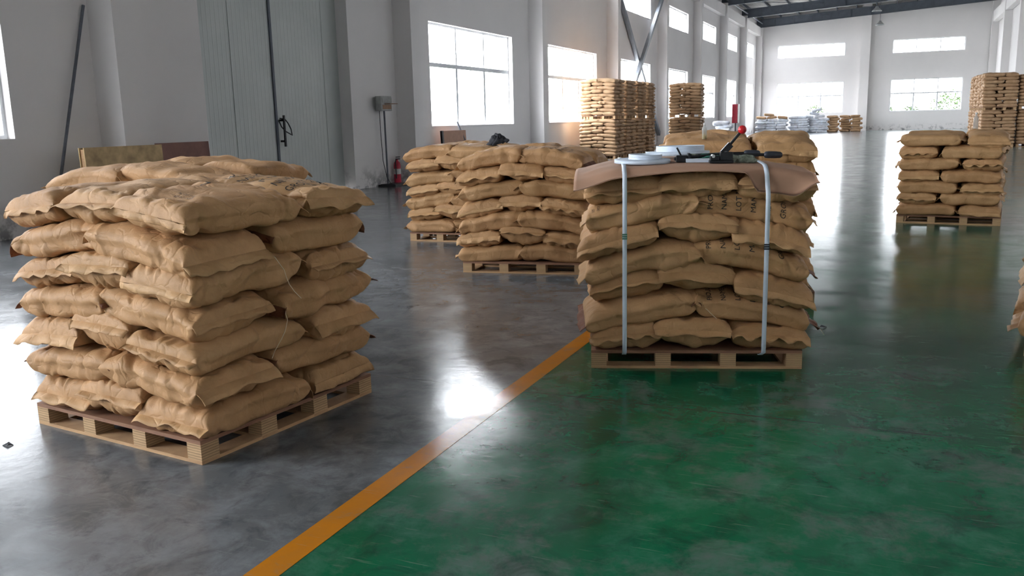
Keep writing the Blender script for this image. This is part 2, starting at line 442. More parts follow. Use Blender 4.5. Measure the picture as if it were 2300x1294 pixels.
# ------------------------------------------------------------------ windows
def make_window(n, origin, axis, w, z0, z1, transom, secs, glass=None, glass_hi=None):
    """opening of width w in a wall; local x runs along the wall, y through it (outwards)"""
    root = empty('window_%d' % n, origin, axis); tag(root, kind='structure')
    h = z1 - z0; fy0, fy1 = 0.14, 0.20; fw_ = 0.055
    f = MB()
    f.box(0, w, fy0, fy1, z0, z0 + fw_); f.box(0, w, fy0, fy1, z1 - fw_, z1)
    f.box(0, fw_, fy0, fy1, z0 + fw_, z1 - fw_); f.box(w - fw_, w, fy0, fy1, z0 + fw_, z1 - fw_)
    f.build('window_frame', FRAME, root)
    zt = z0 + transom * h if transom else None
    if zt: MB().box(fw_, w - fw_, fy0, fy1, zt - 0.055, zt + 0.055).build('transom', FRAME, root)
    sp = w / secs
    bands = [(z0 + fw_, zt - 0.055, True), (zt + 0.055, z1 - fw_, False)] if zt else [(z0 + fw_, z1 - fw_, False)]
    for (za, zb, lowr) in bands:
        for i in range(secs):
            if i: 
                mw = 0.06 if lowr else 0.035
                MB().box(i * sp - mw, i * sp + mw, fy0 + 0.005, fy1 - 0.005, za, zb).build('mullion', FRAME, root)
            MB().box((i + .5) * sp - 0.018, (i + .5) * sp + 0.018, fy0 + 0.012, fy1 - 0.012, za, zb).build('sash_bar', FRAME, root)
            for s in range(2):
                xa = max(i * sp + s * sp / 2, fw_) ; xb = min(i * sp + (s + 1) * sp / 2, w - fw_)
                MB().box(xa, xb, 0.168, 0.172, za, zb).build('pane', (glass if lowr or not glass_hi else glass_hi) or GLASS, root)
    MB().box(0, w, -0.03, fy0, z0 - 0.03, z0 + 0.004).build('sill', WALL, root)
    return root
wn_ = 1
for k in range(-4, 7):
    y0, y1 = win_y(k)
    if k in low_win:
        make_window(wn_, (XL, y0, 0), R(90), y1 - y0, *LOWZ, 0.60, 3, DIM_LOW if k == -2 else DIM_FAR if k > 2 else GLASS, SUNFILM if k == -2 else None); wn_ += 1
    if k != -1: make_window(wn_, (XL, y0, 0), R(90), y1 - y0, *HIGHZ, None, 3, DIM_FAR if k > 2 else GLASS); wn_ += 1
for x0, x1 in far_low:
    make_window(wn_, (x0, YF, 0), 0, x1 - x0, *FLZ, 0.56, 3, DIM_FAR); wn_ += 1
    make_window(wn_, (x0, YF, 0), 0, x1 - x0, *FHZ, None, 3, DIM_FAR); wn_ += 1

# ------------------------------------------------------------------ sliding door
dr = empty('door_1', (XL - WT, 0, 0)); tag(dr, kind='structure')
def leaf(y0, y1, ribs):
    V = []; prof = []
    y = y0
    while y < y1 - 0.001:
        on = any(a <= y < b for a, b in ribs)
        if on: prof += [(y, 0.0), (y + 0.085, 0.0), (y + 0.092, 0.0035), (y + 0.108, 0.0035)]; y += 0.115
        else: prof += [(y, 0.0)]; y += 0.115
    prof.append((y1, 0.0))
    mb = MB()
    for (a, da), (b, db) in zip(prof[:-1], prof[1:]):
        mb.add([(da, a, 0.02), (db, b, 0.02), (db, b, 5.2), (da, a, 5.2)], [(0, 1, 2, 3)])
    mb.box(-0.06, -0.002, y0, y1, 0.02, 5.2)
    return mb.build('door_leaf', DOORM, dr)
leaf(12.2, 14.60, [(12.6, 14.5)]); leaf(14.66, 17.1, [(14.75, 16.35)])
MB().box(-0.02, 0.03, 14.60, 14.66, 0.02, 5.2).build('meeting_stile', GREYST, dr)
MB().box(0.0, 0.012, 13.425, 13.445, 0.02, 5.2).build('cover_strip', DOORM, dr)
MB().box(0.0, 0.012, 16.38, 16.40, 0.02, 5.2).build('cover_strip', DOORM, dr)
hd = MB().bar((0.11, 14.75, 1.05), (0.11, 14.75, 1.68), 0.045, 0.03, (1, 0, 0))
hd.box(0.0, 0.11, 14.735, 14.765, 1.14, 1.18); hd.box(0.0, 0.11, 14.735, 14.765, 1.56, 1.60)
hd.build('pull_handle', BLACKM, dr)
MB().tube([(0.05, 14.66, 1.58), (0.09, 14.68, 1.45), (0.12, 14.76, 1.36), (0.13, 14.90, 1.30), (0.13, 14.96, 1.27), (0.13, 14.93, 1.40), (0.12, 14.86, 1.52), (0.11, 14.78, 1.60), (0.06, 14.68, 1.62)], 0.013, 6).build('chain_loop', BLACKM, dr)

# ------------------------------------------------------------------ roof
SL = 0.055
def rz(x): return 8.82 + SL * (x - XL)
ce = MB()
n = 0; xs = np.arange(XL - WT, XR + WT + 0.3, 0.3)
for yq in np.arange(YN - WT, YF + WT, 0.45):
    yb = min(yq + 0.45, YF + WT)
    for (ya_, yb_, dz) in ((yq, yq + 0.28, 0.0), (yq + 0.28, yb, 0.05)):
        if yb_ <= ya_: continue
        ce.add([(XL - WT, ya_, rz(XL - WT) + 0.86 + dz), (XR + WT, ya_, rz(XR + WT) + 0.86 + dz), (XR + WT, yb_, rz(XR + WT) + 0.86 + dz), (XL - WT, yb_, rz(XL - WT) + 0.86 + dz)], [(0, 3, 2, 1)])
    ce.add([(XL - WT, yq + 0.28, rz(XL - WT) + 0.86), (XR + WT, yq + 0.28, rz(XR + WT) + 0.86), (XR + WT, yq + 0.28, rz(XR + WT) + 0.91), (XL - WT, yq + 0.28, rz(XL - WT) + 0.91)], [(0, 1, 2, 3)])
    ce.add([(XL - WT, yb, rz(XL - WT) + 0.86), (XR + WT, yb, rz(XR + WT) + 0.86), (XR + WT, yb, rz(XR + WT) + 0.91), (XL - WT, yb, rz(XL - WT) + 0.91)], [(3, 2, 1, 0)])
# outer skin so that no daylight leaks through the ribs
ce.add([(XL - WT - .2, YN - WT - .2, rz(XL) + 1.0), (XR + WT + .2, YN - WT - .2, rz(XR) + 1.05), (XR + WT + .2, YF + WT + .2, rz(XR) + 1.05), (XL - WT - .2, YF + WT + .2, rz(XL) + 1.0)], [(0, 3, 2, 1)])
ceo = ce.build('ceiling', ROOFM); tag(ceo, kind='structure')
for k in range(-4, 8):
    y = 18.9 + BAY * k + (0.2 if k < 7 else -0.1)
    mb = MB()
    for (xa, xb, da, db) in ((XL + 0.1, XL + 4, 0.45, 0.62), (XL + 4, XR - 0.1, 0.62, 0.62)):
        pass
    x0, x1 = XL + 0.05, XR - 0.05
    zt0, zt1 = rz(x0) + 0.62, rz(x1) + 0.62
    zb0, zb1 = rz(x0), rz(x1)
    # I-section: top flange, web, bottom flange
    mb.add([(x0, y - .012, zb0), (x1, y - .012, zb1), (x1, y + .012, zb1), (x0, y + .012, zb0), (x0, y - .012, zt0), (x1, y - .012, zt1), (x1, y + .012, zt1), (x0, y + .012, zt0)],
           [(0, 3, 2, 1), (4, 5, 6, 7), (0, 1, 5, 4), (1, 2, 6, 5), (2, 3, 7, 6), (3, 0, 4, 7)])
    mb.bar((x0, y, zb0 - .008), (x1, y, zb1 - .008), 0.24, 0.018); mb.bar((x0, y, zt0 + .008), (x1, y, zt1 + .008), 0.24, 0.018)
    for xs_ in np.arange(x0 + 1.5, x1, 1.5):
        mb.box(xs_ - .006, xs_ + .006, y - .11, y + .11, rz(xs_), rz(xs_) + 0.60)
    mb.build('rafter', GREYST, ceo)
for i, x in enumerate(np.arange(XL + 0.5, XR, 1.5)):
    z = rz(x) + 0.66
    MB().box(x - .035, x - .028, YN, YF, z, z + .19).box(x - .035, x + .035, YN, YF, z, z + .006).box(x - .035, x + .035, YN, YF, z + .184, z + .19).build('purlin', GREYST, ceo)
for k in range(3, 7):                       # roof bracing rods and eave pipe in view
    y = 18.9 + BAY * k + .2
    MB().tube([(XL + 0.6, y, rz(XL) + .25), (XL + 6, y + BAY, rz(XL + 6) + .4)], 0.018, 6).build('bracing_rod', GREYST, ceo)
MB().tube([(XL + 0.5, YN, 9.15), (XL + 0.5, YF, 9.15)], 0.05, 8).build('eave_pipe', BRACE, ceo)
# wall cross bracing in the bay of the third window
for name, a, b, dx in (('brace', 36.72, 45.0, 0.12), ('brace', 45.0, 36.72, 0.30)):
    MB().bar((XL + dx, a, 7.55), (XL + dx, b, 0.62), 0.19, 0.16, (1, 0, 0)).build('brace', BRACE, wl)

# yard outside
gy = MB().box(-60, 60, -60, 160, -0.7, -0.45).build('ground', YARD); tag(gy, kind='structure')
rng0 = random.Random(5)
fe = empty('iron_fence', (0, YF + 6.2, -0.45)); tag(fe, 'thin iron railing fence standing in the yard beyond the end windows', 'fence')
for i in range(70):
    x = -12 + i * 0.28
    MB().box(x - .012, x + .012, -.012, .012, 0, 2.5).build('picket', IRON, fe)
for z in (0.35, 2.3): MB().box(-12, 7.6, -.02, .02, z - .02, z + .02).build('rail', IRON, fe)
for i, (x, s, lb) in enumerate(((-1.2, 1.2, 'round green shrub behind the fence near the middle pillar'), (1.4, .9, 'small green shrub behind the fence, middle of three at the end window'), (4.6, 1.4, 'large green shrub behind the fence near the side wall'), (-6.8, 1.0, 'green shrub behind the fence outside the cream-lit end bay'))):
    sb = empty('shrub', (x, YF + 8.5, -0.45)); tag(sb, lb, 'shrub', 'shrubs outside the end wall')
    st = MB()
    for a in range(5):
        st.tube([(0, 0, 0), (0.35 * math.cos(a * 1.3), 0.35 * math.sin(a * 1.3), 1.4 * s)], 0.03, 5)
    st.build('stem', BOXBROWN, sb)
    lf = MB()
    for q in range(900):
        t = rng0.random() * 6.283; ph = math.acos(rng0.uniform(-.8, 1)); rr = s * rng0.uniform(0.6, 1.25)
        c = Vector((rr * math.sin(ph) * math.cos(t), rr * math.sin(ph) * math.sin(t), 1.5 * s + rr * math.cos(ph)))
        a = Vector((rng0.uniform(-1, 1), rng0.uniform(-1, 1), rng0.uniform(-1, 1))).normalized() * .13; b = a.cross(Vector((rng0.uniform(-1, 1), rng0.uniform(-1, 1), 1))).normalized() * .07
        lf.add([c - a, c + b, c + a, c - b], [(0, 1, 2, 3)])
    lo = lf.build('leaves', LEAF, sb); lo['kind'] = 'stuff'

# ------------------------------------------------------------------ sacks
def superellipse_theta(a, b, n, nv):
    """nv angles around a superellipse, even arc length, starting at top centre (theta 90) towards +y"""
    th = np.linspace(np.pi / 2, np.pi / 2 - 2 * np.pi, 2001)
    c, s = np.cos(th), np.sin(th)
    y = a * np.sign(c) * np.abs(c) ** (2 / n); z = b * np.sign(s) * np.abs(s) ** (2 / n)
    d = np.concatenate([[0], np.cumsum(np.hypot(np.diff(y), np.diff(z)))])
    t = np.linspace(0, d[-1], nv, endpoint=False)
    return np.interp(t, d, th), t, d[-1]

def smooth01(x, a, b):
    t = np.clip((x - a) / (b - a), 0, 1); return t * t * (3 - 2 * t)

class Sack:
    """a filled paper sack; local x along its length, y across, z up; self.P (nu,nv,3)"""
    def __init__(s, rng, L=0.66, Wd=0.44, T=0.162, nu=56, nv=56, vee=0.0, crumple=1.0, zend=None, nx=4.0):
        s.L, s.W, s.T, s.nu, s.nv, s.rng = L, Wd, T, nu, nv, rng
        x = np.linspace(-1, 1, nu); u = 0.62 * x + 0.38 * np.sin(np.pi / 2 * x)
        th, t, per = superellipse_theta(Wd / 2, T / 2, nx, nv)
        s.u, s.per = u, per
        s.s = np.where(t > per / 2, t - per, t)
        U, TH = np.meshgrid(u, th, indexing='ij')
        au = np.abs(U)
        n = nx - 1.5 * au ** 8
        a = Wd / 2 * (0.985 + 0.03 * au ** 6)
        b = T / 2 * np.clip(1 - au ** 13, 0, 1) ** 0.42 * (1 - 0.10 * au ** 4) + 0.004
        c, sn = np.cos(TH), np.sin(TH)
        y = a * np.sign(c) * np.abs(c) ** (2 / n); z = b * np.sign(sn) * np.abs(sn) ** (2 / n)
        s.ze = (rng.uniform(0.0, 0.5), rng.uniform(0.0, 0.5)) if zend is None else zend
        zoff = np.where(U < 0, s.ze[0], s.ze[1]) * T / 2 * au ** 9
        if vee: z = np.where(z < 0, z * (1.0 + vee * (1 - 1.7 * np.abs(y) / a)), z)
        # gusset crease along both long sides
        sd = np.sign(y) * np.abs(c) ** 7
        z0 = 0.12 * b + 0.010 * np.sin(U * rng.uniform(1.5, 4) + rng.uniform(0, 6))
        y = y + sd * 0.0065 * np.tanh((z - z0) / 0.007) * (1 - au ** 8)
        z = z + zoff
        X = U * L / 2 * (1 - 0.02 * (np.abs(y) / a) ** 4 * 0)
        P = np.stack([X, y, z], -1)
        # relief: soft lumps, folds that radiate from the ends, sharp single creases
        S = np.broadcast_to(s.s, U.shape); XX = U * L / 2
        d = np.zeros_like(U)
        for _ in range(6):
            k = 2 * np.pi / rng.uniform(0.14, 0.42); ang = rng.uniform(0, np.pi); m = round(k * np.sin(ang) * per / (2 * np.pi))
            d += 0.0028 * np.sin(k * np.cos(ang) * XX + 2 * np.pi * m * S / per + rng.uniform(0, 6.28))
        e = smooth01(au, 0.62, 0.97)
        for sgn in (-1, 1):
            w = e * (U * sgn > 0); q = np.zeros_like(U)
            for _ in range(4):
                m = rng.integers(6, 17); q += np.abs(np.sin(np.pi * m * S / per + rng.uniform(0, 6.28) + 5 * (1 - au) * rng.uniform(-1, 1))) - 0.6
            d += crumple * 0.0075 * w * q
        K = int(30 * crumple)
        for _ in range(K):
            uc = rng.uniform(-1, 1); uc = np.sign(uc) * abs(uc) ** 0.65 * 0.97
            x0, s0 = uc * L / 2, rng.uniform(-per / 2, per / 2)
            ang = rng.normal(0, 0.6)            # from the across direction
            dx = XX - x0; ds = (S - s0 + per / 2) % per - per / 2
            al = ds * np.cos(ang) + dx * np.sin(ang); pr = -ds * np.sin(ang) + dx * np.cos(ang)
            ln_ = rng.uniform(0.05, 0.16); wd = rng.uniform(0.008, 0.020)
            amp = rng.uniform(0.005, 0.013) * (-1 if rng.random() < 0.7 else 0.8)
            pr2 = np.where(pr > 0, pr, -pr * rng.uniform(0.35, 0.9))
            d += crumple * amp * np.exp(-pr2 / wd) * np.exp(-(al / ln_) ** 2)
        d *= (1 - au ** 14)
        nx = np.gradient(P, axis=0); ny = np.concatenate([P[:, 1:], P[:, :1]], 1) - np.concatenate([P[:, -1:], P[:, :-1]], 1)
        nn = np.cross(ny, nx); ll = np.linalg.norm(nn, axis=-1, keepdims=True); nn = nn / np.maximum(ll, 1e-9)
        ctr = P - np.array([0, 0, 0]); flip = np.sum(nn[..., 1:] * ctr[..., 1:], -1).sum() < 0
        if flip: nn = -nn
        s.P = P + nn * d[..., None]
        s.sagk = rng.uniform(0.0, 0.02)
        s.flaps = []
    def flap(s, end, ext=0.05, droop=60, curl=0.3, ny=18, nt=4):
        """thin sewn end strip at end -1/+1, as (V,F) in the sack's own coordinates"""
        rng = s.rng
        a = s.W / 2 * 1.015; yy = np.linspace(-a, a, ny); tt = np.linspace(0, 1, nt)
        zc = (s.ze[0] if end < 0 else s.ze[1]) * s.T / 2
        Y, Tt = np.meshgrid(yy, tt, indexing='ij')
        k1, k2, p1, p2 = rng.uniform(12, 26), rng.uniform(30, 55), rng.uniform(0, 6), rng.uniform(0, 6)
        dr_ = np.radians(droop) * (0.75 + 0.25 * np.sin(Y * rng.uniform(3, 9) + p1)) + 0.35 * np.sin(Y * k2 + p2) * curl
        ph = dr_ * (0.45 + 0.55 * Tt)
        e = ext * (1 + 0.10 * np.sin(k1 * Y + p2))
        x = end * (s.L / 2 - 0.006 + e * Tt * np.cos(ph)) + end * 0.006 * curl * np.sin(k1 * Y + p1) * Tt
        z = zc - e * Tt * np.sin(ph)
        Yw = Y * (1 + 0.03 * Tt * np.sin(p1))
        top = np.stack([x, Yw, z + 0.0012], -1).reshape(-1, 3); bot = np.stack([x - end * 0.0022, Yw, z - 0.0012], -1).reshape(-1, 3)
        V = np.concatenate([top, bot]); nq = ny * nt; F = []
        for i in range(ny - 1):
            for j in range(nt - 1):
                q = (i * nt + j, (i + 1) * nt + j, (i + 1) * nt + j + 1, i * nt + j + 1)
                F.append(q); F.append(tuple(w + nq for w in q[::-1]))
        for i in range(ny - 1):
            j = nt - 1; F.append((i * nt + j, (i + 1) * nt + j, (i + 1) * nt + j + nq, i * nt + j + nq))
        for i in (0, ny - 1):
            for j in range(nt - 1):
                F.append((i * nt + j, i * nt + j + 1, i * nt + j + 1 + nq, i * nt + j + nq))
        return V, np.array(F)
    def faces(s):
        nu, nv = s.nu, s.nv
        i = np.arange(nu - 1)[:, None]; j = np.arange(nv)[None]
        jn = (j + 1) % nv
        F = np.stack([i * nv + j, (i + 1) * nv + j, (i + 1) * nv + jn, i * nv + jn], -1).reshape(-1, 4)
        caps = []
        for base in (0, (nu - 1) * nv):
            for q in range(nv // 2 - 1):
                f = (base + q, base + q + 1, base + nv - 2 - q, base + nv - 1 - q)
                caps.append(f if base == 0 else f[::-1])
        F = np.concatenate([F, np.array(caps)])
        return F[:, ::-1]
    def at(s, Pd, x, sv):
        """interpolate a deformed grid Pd at length position x and girth position sv (0 = top centre)"""
        ui = np.interp(np.clip(x / (s.L / 2), -1, 1), s.u, np.arange(s.nu))
        jf = (np.asarray(sv) / s.per * s.nv) % s.nv
        i0 = np.clip(np.floor(ui).astype(int), 0, s.nu - 2); j0 = np.floor(jf).astype(int) % s.nv; j1 = (j0 + 1) % s.nv
        a = (ui - i0)[:, None]; b = (jf - np.floor(jf))[:, None]
        p00, p10, p01, p11 = Pd[i0, j0], Pd[i0 + 1, j0], Pd[i0, j1], Pd[i0 + 1, j1]
        p = (1 - a) * ((1 - b) * p00 + b * p01) + a * ((1 - b) * p10 + b * p11)
        n = np.cross(p10 - p00 + p11 - p01, p01 - p00 + p11 - p10); n /= np.maximum(np.linalg.norm(n, axis=1, keepdims=True), 1e-9)
        return p, n

_TXT = {}
def text_mesh(txt):
    if txt in _TXT: return _TXT[txt]
    cu = bpy.data.curves.new('t', 'FONT'); cu.body = txt; cu.size = 1.0; cu.offset = 0.0; cu.resolution_u = 3
    ob = bpy.data.objects.new('t', cu); COL.objects.link(ob)
    bpy.context.view_layer.update()
    me = bpy.data.meshes.new_from_object(ob.evaluated_get(bpy.context.evaluated_depsgraph_get()))
    me.calc_loop_triangles()
    V = np.array([v.co[:] for v in me.vertices]); F = np.array([t.vertices[:] for t in me.loop_triangles])
    bpy.data.objects.remove(ob); bpy.data.curves.remove(cu); bpy.data.meshes.remove(me)
    _TXT[txt] = (V, F); return V, F

ORD = ['bottom', 'second', 'third', 'fourth', 'fifth', 'sixth', 'seventh', 'eighth', 'ninth', 'tenth']
def layer_layout(kind, hx, hy, L, Wd):
    f = 1 if kind == 'P' else -1
    out = [((i * (hx - Wd / 2)), f * (-hy + L / 2), 90, 'three', i) for i in (-1, 0, 1)]
    out += [((i * (hx - L / 2)), f * (hy - Wd / 2), 0, 'two', i) for i in (-1, 1)]
    return out

def place_word(cx, cy, yaw):
    c, s_ = math.cos(yaw), math.sin(yaw); X = c * cx - s_ * cy; Y = s_ * cx + c * cy
    a = 'window-side' if X < -0.15 else 'aisle-side' if X > 0.15 else 'middle'
    b = 'front' if Y < -0.1 else 'rear' if Y > 0.1 else 'mid-depth'
    return a + ' ' + b

# pallets, mesh data shared
_PAL = {}
def pallet(cx, cy, z, yaw, sx, sy, label, hgt=0.11, cat='pallet', group='wooden pallets'):
    key = (round(sx, 3), round(sy, 3), hgt)
    if key not in _PAL:
        tb, bb = 0.018, 0.016
        d = {}
        d['deck'] = MB().box(-sx / 2, sx / 2, -sy / 2, sy / 2, hgt - tb, hgt).mesh('deck_panel', DECK)
        d['blk'] = MB().box(-.045, .045, -.05, .05, bb, hgt - tb).mesh('block', BLOCK)
        d['bx'] = MB().box(-sx / 2, sx / 2, -.05, .05, 0, bb).mesh('bottom_board', BOARD)
        ln_ = (sy - 4 * 0.1) / 3
        d['by'] = MB().box(-.05, .05, -ln_ / 2, ln_ / 2, 0, bb).mesh('bottom_board', BOARD)
        _PAL[key] = d
    d = _PAL[key]
    r = empty('wooden_pallet', (cx, cy, z), yaw); tag(r, label, cat, group)
    link('deck_panel', d['deck'], r)
    ln_ = (sy - 0.4) / 3
    for j in range(4):
        y = -sy / 2 + .05 + j * (sy - .1) / 3
        link('bottom_board', d['bx'], r, (0, y, 0))
        for i in range(4):
            x = -sx / 2 + .045 + i * (sx - .09) / 3
            link('block', d['blk'], r, (x, y, 0))
    for j in range(3):
        y = -sy / 2 + .1 + ln_ / 2 + j * (ln_ + .1)
        for sgn in (-1, 1): link('bottom_board', d['by'], r, (sgn * (sx / 2 - .05), y, 0))
    return r

PAGE = [('PRODUCT NO.', -0.225), ('NAME', -0.145), ('LOT NO.', -0.065), ('MANUFACTURE DATE', 0.018), ('NET WT 25 KG', 0.10), ('GROSS WT', 0.183)]

# sacks that the photograph shows; the hidden rest of each load is one joined object
VIS = {
    'unstrapped stack beside the orange line': {(0,0), (0,1), (0,2), (0,4), (1,2), (1,3), (1,4), (2,0), (2,1), (2,2), (2,4), (3,2), (3,3), (3,4), (4,0), (4,1), (4,2), (4,4), (5,2), (5,3), (5,4), (6,0), (6,1), (6,2), (6,3), (6,4)},
    'strapped stack under the cardboard': {(0,0), (0,1), (0,2), (0,3), (1,0), (1,3), (1,4), (2,0), (2,1), (2,2), (2,3), (3,0), (3,3), (3,4), (4,0), (4,1), (4,2), (5,0), (5,3), (5,4), (6,0), (6,1), (6,2)},
    'stack beside the fire extinguisher': {(0,3), (0,4), (1,0), (1,1), (2,3), (2,4), (3,0), (3,1), (4,3), (4,4), (5,0), (5,1), (6,0), (6,1), (6,2), (6,3), (6,4)},
    'stack between the extinguisher and strapped stacks': {(0,3), (0,4), (1,0), (1,1), (1,2), (2,3), (2,4), (3,0), (3,1), (3,2), (4,1), (4,3), (4,4), (5,0), (5,1), (5,2), (6,0), (6,1), (6,2), (6,3), (6,4)},
    'lone stack on the open floor': {(0,0), (0,1), (0,3), (1,0), (1,1), (1,2), (1,3), (2,0), (2,1), (2,3), (2,4), (3,0), (3,1), (3,2), (3,3), (3,4), (4,0), (4,1), (4,3), (5,0), (5,1), (5,2), (5,3), (6,0), (6,1), (6,3), (6,4)},
    'stack behind the strapped one': {(0,0), (1,3), (2,0), (3,3), (4,0), (5,3), (6,0), (7,0), (7,1), (7,2), (7,3), (7,4)},
    'stack hidden behind the unstrapped one': {(7,0), (7,1), (7,2), (7,3), (7,4)},
    'stack cut off by the view edge': {(0,0), (0,3), (1,0), (1,3), (2,3)},
    'tall stack by the second window': {(0,0,1), (0,0,2), (0,0,4), (0,1,2), (0,1,3), (0,1,4), (0,2,0), (0,2,1), (0,2,2), (0,2,4), (0,3,2), (0,3,3), (0,3,4), (0,4,0), (0,4,1), (0,4,2), (0,4,4), (0,5,2), (0,5,3), (0,5,4), (0,6,0), (0,6,1), (0,6,2), (0,6,4), (0,7,2), (0,7,3), (0,7,4), (0,8,0), (0,8,1), (0,8,2), (0,8,4), (0,9,2), (0,9,3), (0,9,4), (1,0,0), (1,0,1), (1,0,2), (1,0,4), (1,1,2), (1,1,3), (1,1,4), (1,2,0), (1,2,1), (1,2,2), (1,2,4), (1,3,2), (1,3,3), (1,3,4), (1,4,0), (1,4,1), (1,4,2), (1,4,4), (1,5,2), (1,5,3), (1,5,4), (1,6,0), (1,6,1), (1,6,2), (1,6,4), (1,7,2), (1,7,3), (1,7,4), (1,8,0), (1,8,1), (1,8,2), (1,8,4), (1,9,2), (1,9,3), (1,9,4)},
    'tall stack by the window pillar': {(0,4,1), (0,5,2), (0,5,3), (0,5,4), (0,6,0), (0,6,1), (0,6,2), (0,6,4), (0,7,2), (0,7,3), (0,7,4), (0,8,0), (0,8,1), (0,8,2), (0,8,4), (0,9,2), (0,9,3), (0,9,4), (1,0,0), (1,0,1), (1,0,2), (1,0,4), (1,1,2), (1,1,3), (1,1,4), (1,2,0), (1,2,1), (1,2,2), (1,2,4), (1,3,2), (1,3,3), (1,3,4), (1,4,0), (1,4,1), (1,4,2), (1,4,4), (1,5,2), (1,5,3), (1,5,4), (1,6,0), (1,6,1), (1,6,2), (1,6,4), (1,7,2), (1,7,3), (1,7,4), (1,8,0), (1,8,1), (1,8,2), (1,8,4), (1,9,2), (1,9,3), (1,9,4)},
    'tall stack by the far grey pillars': {(0,0,0), (0,1,3), (0,2,0), (0,3,3), (0,4,0), (0,4,3), (0,5,0), (0,5,2), (0,5,3), (0,6,0), (0,6,3), (0,6,4), (0,7,0), (0,7,2), (0,7,3), (0,8,0), (0,8,3), (0,9,0), (0,9,1), (0,9,2), (0,9,3), (1,0,0), (1,0,3), (1,0,4), (1,1,0), (1,1,1), (1,1,2), (1,1,3), (1,2,0), (1,2,3), (1,2,4), (1,3,0), (1,3,1), (1,3,2), (1,3,3), (1,4,0), (1,4,3), (1,4,4), (1,5,0), (1,5,1), (1,5,2), (1,5,3), (1,6,0), (1,6,3), (1,7,0), (1,7,1), (1,7,3), (1,8,0), (1,8,3), (1,8,4), (1,9,0), (1,9,1), (1,9,2), (1,9,3)},
    'second tall stack at the grey pillars': {(0,0,0), (0,1,3), (0,2,0), (0,3,3), (0,4,0), (0,5,3), (0,6,0), (0,7,3), (0,8,0), (0,9,3), (1,0,0), (1,1,3), (1,2,0), (1,3,3), (1,4,0), (1,5,3), (1,6,0), (1,7,3), (1,8,0), (1,8,1)},
}
SACK_KEY = {}
def seen(name, *key):
    return (not VIS) or (key in VIS.get(name, ()))
bulk_V = []; bulk_F = []; bulk_n = 0
def bulk_add(V, F):
    global bulk_n
    bulk_V.append(V); bulk_F.append(F + bulk_n); bulk_n += len(V)

